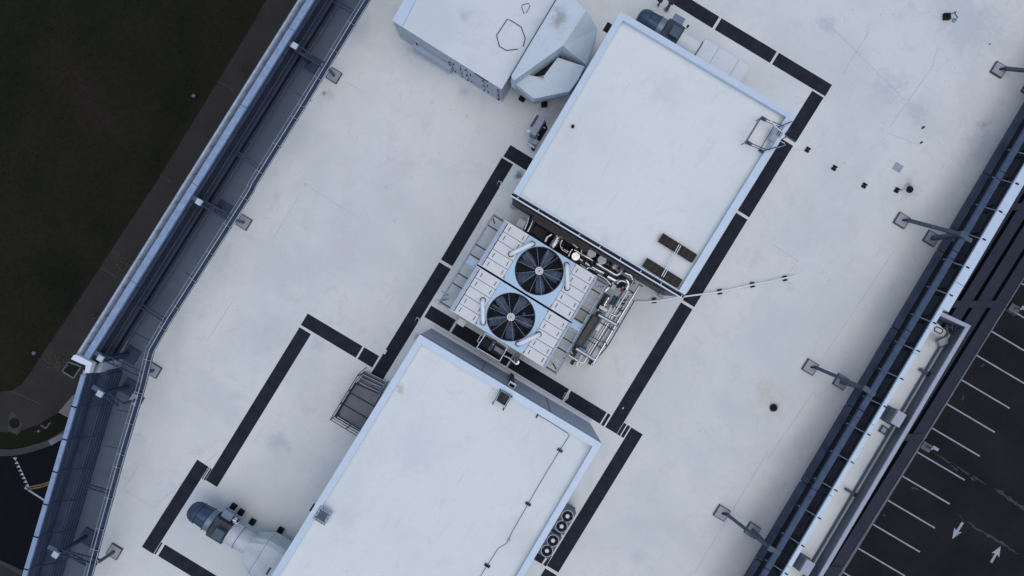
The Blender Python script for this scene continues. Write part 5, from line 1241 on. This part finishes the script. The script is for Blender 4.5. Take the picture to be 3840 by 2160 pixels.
for k in range(6): b.bar(P(*lerp(ZC(760, 895), ZC(740, 930), k/5), 1.9), P(*lerp(ZC(1090, 1095), ZC(1075, 1120), k/5), 1.9), .015, .02)
b.build('side_grate', 'grey_box', t)
t = thing('foil_pipe', 'crumpled foil-wrapped pipe elbow over the walkway at the bottom side of the chiller', 'pipe', P(*ZC(1340, 1080), 0))
mb().tube([P(*ZC(1160, 1015), 1.0), P(*ZC(1250, 1060), 1.05), P(*ZC(1320, 1130), 1.0)], .07, 8).build('arm', 'foil', t)
mb().tube([P(*ZC(1370, 1010), 1.6), P(*ZC(1350, 1080), 1.2), P(*ZC(1345, 1130), .6)], [.18, .16, .12], 12).build('elbow', 'foil', t)
mb().cyl(P(*ZC(1360, 1120), .9), .16, .6, .9, 12).build('flange', 'foil', t)
for c, sz, z, lb in ((ZC(525, 520), (.5, .42), 1.9, 'white junction box at the lower left corner of the chiller, over the walkway'), (ZA(1425, 315), (.5, .5), 1.9, 'pale square junction box at the top left side of the chiller'),
                     (ZA(1305, 45), (.34, .3), .6, 'small grey box below the left corner of the upper penthouse'), (T7(1130, 778), (.34, .3), .6, 'small grey box below the right corner of the upper penthouse')):
    p = P(*c, z); t = thing('junction_box', lb, 'junction box', Vector((p.x, p.y, 0)))
    mb().box(p-Zw*.15, Vw, Uw, Zw, sz[0], sz[1], .3).build('box', 'cooler_cover' if z > 1 else 'grey_box', t, bevel=.01)
    mb().bar(Vector((p.x, p.y, 0)), p-Zw*.3, .08, .08).build('stand', 'steel_grey', t)

# ------------------------------------------------------------------ condensers lower right
zq = conv(1980, 1860, 260/1256)
for (c1, c2, lb) in (((715, 363), (608, 548), 'upper of two twin-fan condensers beside the lower penthouse'), ((452, 805), (343, 990), 'lower of two twin-fan condensers beside the lower penthouse')):
    z = 1.35; p, q = P(*zq(*c1), z), P(*zq(*c2), z); m_ = (p+q)/2; d = (p-q).normalized(); s = Vector((d.y, -d.x, 0)); s = s if s.x < 0 else -s
    t = thing('condenser', lb, 'condenser', Vector((m_.x, m_.y, 0)), 'twin-fan condensers beside the lower penthouse')
    mb().box(Vector((m_.x, m_.y, .72))+s*.08, d, s, Zw, 1.62, .95, 1.14).build('cabinet', 'parapet_inner', t, bevel=.02)
    mb().box(Vector((m_.x, m_.y, 1.3))+s*.08, d, s, Zw, 1.64, .97, .03).build('top_plate', 'steel_grey', t, bevel=.01)
    for c in (p, q):
        fa = mb().ring(c, .34, .40, 1.31, 1.4, 32).build('fan_ring', 'grey_box', t)
        mb().cyl(c, .34, 1.32, 1.33, 28).build('fan_well', 'black', fa)
        mb().cyl(c, .125, 1.33, 1.4, 20).build('hub_cap', 'cooler_cover', fa)
        for k in range(5):
            a = k*1.2566; dd = Vector((math.cos(a), math.sin(a), 0)); mb().box(c+dd*.23+Zw*1.345-Zw*z, dd, Vector((-dd.y, dd.x, 0)), Zw, .2, .14, .012).build('blade', 'dark_box', fa)
        b = mb()
        for r_ in (.17, .2, .23, .26, .29, .32): b.tube([Vector((c.x+math.cos(a)*r_, c.y+math.sin(a)*r_, 1.385)) for a in [i*6.283/24 for i in range(24)]], .004, 4, closed=True)
        b.build('wire_guard', 'dark_box', fa)
    for k in (-.7, .7): mb().box(Vector((m_.x, m_.y, .08))+d*k, s, d, Zw, 1.0, .1, .14).build('foot_rail', 'dark_box', t)
for px_, lb in ((((690, 150), (815, 215), (850, 285), (800, 260), (690, 180)), 'short black mat showing above the upper condenser'), (((440, 570), (560, 650), (595, 730), (530, 700), (415, 620)), 'black mat showing between the two condensers'),
            (((185, 1000), (330, 1090), (245, 1230), (95, 1140)), 'black mat below the lower condenser, larger piece by the wall'), (((375, 1110), (420, 1090), (440, 1070), (325, 1280), (272, 1245)), 'black mat below the lower condenser, narrow piece by the long pad')):
    tag(mb().pp([zq(*p) for p in px_], .02, 0).build('rubber_mat', 'walkway_black'), lb, 'rubber mat', 'black rubber mats under the condensers')

# ------------------------------------------------------------------ ground dressing on the left
for c, lb in ((T1(1475, 733), 'small pale utility box in the dark grass near the top left pavement'), (T5(277, 1213), 'small pale utility box in the dark grass near the pavement bend')):
    p = P(*c, GZ); t = thing('utility_box', lb, 'utility box', p)
    mb().box(p+Zw*.2, Vector((.8, -.6, 0)), Vector((.6, .8, 0)), Zw, .26, .26, .4).build('box', 'steel_grey', t, bevel=.02); mb().box(p+Zw*.42, Vector((.8, -.6, 0)), Vector((.6, .8, 0)), Zw, .29, .29, .05).build('lid', 'lid_grey', t)
t = thing('planter', 'square pale-rimmed planter pit filled with dark soil at the bend of the left wall', 'planter', P(*zc(290, 590), GZ))
pc = [P(*p, GZ) for p in zc((250, 470), (440, 540), (325, 715), (155, 610))]
for i in range(4):
    a, b = pc[i], pc[(i+1) % 4]; mb().bar(a+Zw*.1, b+Zw*.1, .12, .25).build('rim', 'kerb_light', t)
mb().prism(pc, GZ, GZ+.08).build('soil', 'soil_dark', t)
def shrub(c, lb, sx, sy, n, dry=.5):
    p = P(*c, GZ); t = thing('shrub', lb, 'shrub', p, 'small shrubs on the left pavement')
    for nm, m, cnt in (('foliage', 'leaf', int(n*(1-dry))), ('dry_leaves', 'leaf_dry', int(n*dry))):
        b = mb()
        for i in range(cnt):
            r_ = random.gauss(0, .5), random.gauss(0, .5)
            q = p+Vw*r_[0]*sx+Uw*r_[1]*sy+Zw*(abs(random.gauss(.4, .3)))
            a = random.random()*6.28; s_ = random.uniform(.025, .06); tl_ = random.uniform(-.5, .5)
            d1 = Vector((math.cos(a), math.sin(a), tl_))*s_; d2 = Vector((-math.sin(a), math.cos(a), random.uniform(-.4, .4)))*s_*.7
            b.add([q-d1, q+d2, q+d1, q-d2], [(0, 1, 2, 3)])
        b.build(nm, m, t)
    b = mb()
    for i in range(9):
        a = random.random()*6.28; b.tube([p, p+Vector((math.cos(a)*sx*.5, math.sin(a)*sy*.5, random.uniform(.3, .8)))], [.02, .006], 5)
    b.build('stem', 'brown_plate', t)
shrub(T5(940, 545), 'sparse pale-leaved shrub against the left wall beside the middle of the pavement', .9, .8, 170)
shrub(zc(140, 480), 'pale-leaved shrub beside the square planter', 1.3, .9, 230)
shrub(T5(725, 925), 'tiny dark shrub against the left wall below the pale-leaved one', .4, .4, 60, .1)
shrub(T1(1840, 520), 'dark shrub against the left wall near the top of the pavement', .8, .5, 120, .03)
t = thing('street_sign', 'thin pale-edged sign with a lamp in the dark verge at the bottom-left bend', 'sign', P(*T9(350, 335), GZ))
for a, b in (((312, 308), (350, 335)), ((350, 335), (383, 290))): mb().bar(P(*T9(*a), GZ+1.6), P(*T9(*b), GZ+1.6), .07, .3).build('blade', 'kerb_light', t)
mb().cyl(P(*T9(376, 330), GZ), .12, GZ+1.4, GZ+1.6, 12).build('lamp_head', 'lid_grey', t)
q = P(*T9(350, 335), GZ); mb().cyl(q, .04, GZ, GZ+1.6, 8).build('post', 'steel_grey', t)

b = mb()
random.seed(3)
# turf blades: ragged tufts over the near lawn
for i in range(9000):
    x_ = random.uniform(-200, 900); y_ = random.uniform(-150, 1450)
    if x_ > 955-(y_-65)*.61-25: continue
    p = P(x_, y_, GZ); a = random.random()*6.28; s_ = random.uniform(.03, .12)
    dd = Vector((math.cos(a), math.sin(a), 0))*s_
    b.add([p-dd, p+dd, p+dd*.2+Vector((random.uniform(-.1, .1), random.uniform(-.1, .1), random.uniform(.03, .09)))], [(0, 1, 2)])
gt = b.build('turf_tufts', 'turf' if 'turf' in MATS else 'grass'); gt['kind'] = 'stuff'

b = mb(); random.seed(11)
for i in range(420):
    x_, y_ = (random.gauss(3400, 260), random.gauss(420, 330)) if i % 3 == 0 else (random.uniform(700, 3600), random.uniform(20, 2140))
    d_ = (x_-1920)*.861+(y_-1080)*.509
    if d_ > 1230 or (x_-1920)*-.8476-(y_-1080)*.5306 > 900: continue
    p = P(x_, y_, .012); a = random.random()*6.28; s_ = random.uniform(.012, .04)
    if (1200 < x_ < 3000 and 0 < y_ < 2160 and random.random() < .6): continue
    b.add([p+Vector((math.cos(a+k)*s_*(1+.6*(k > 2)), math.sin(a+k)*s_*.7, 0)) for k in (0, 1.5, 3, 4.4)], [(0, 1, 2, 3)])
gr = b.build('roof_grit', 'debris_grey' if 'debris_grey' in MATS else 'grey_box', rf); gr['kind'] = 'stuff'
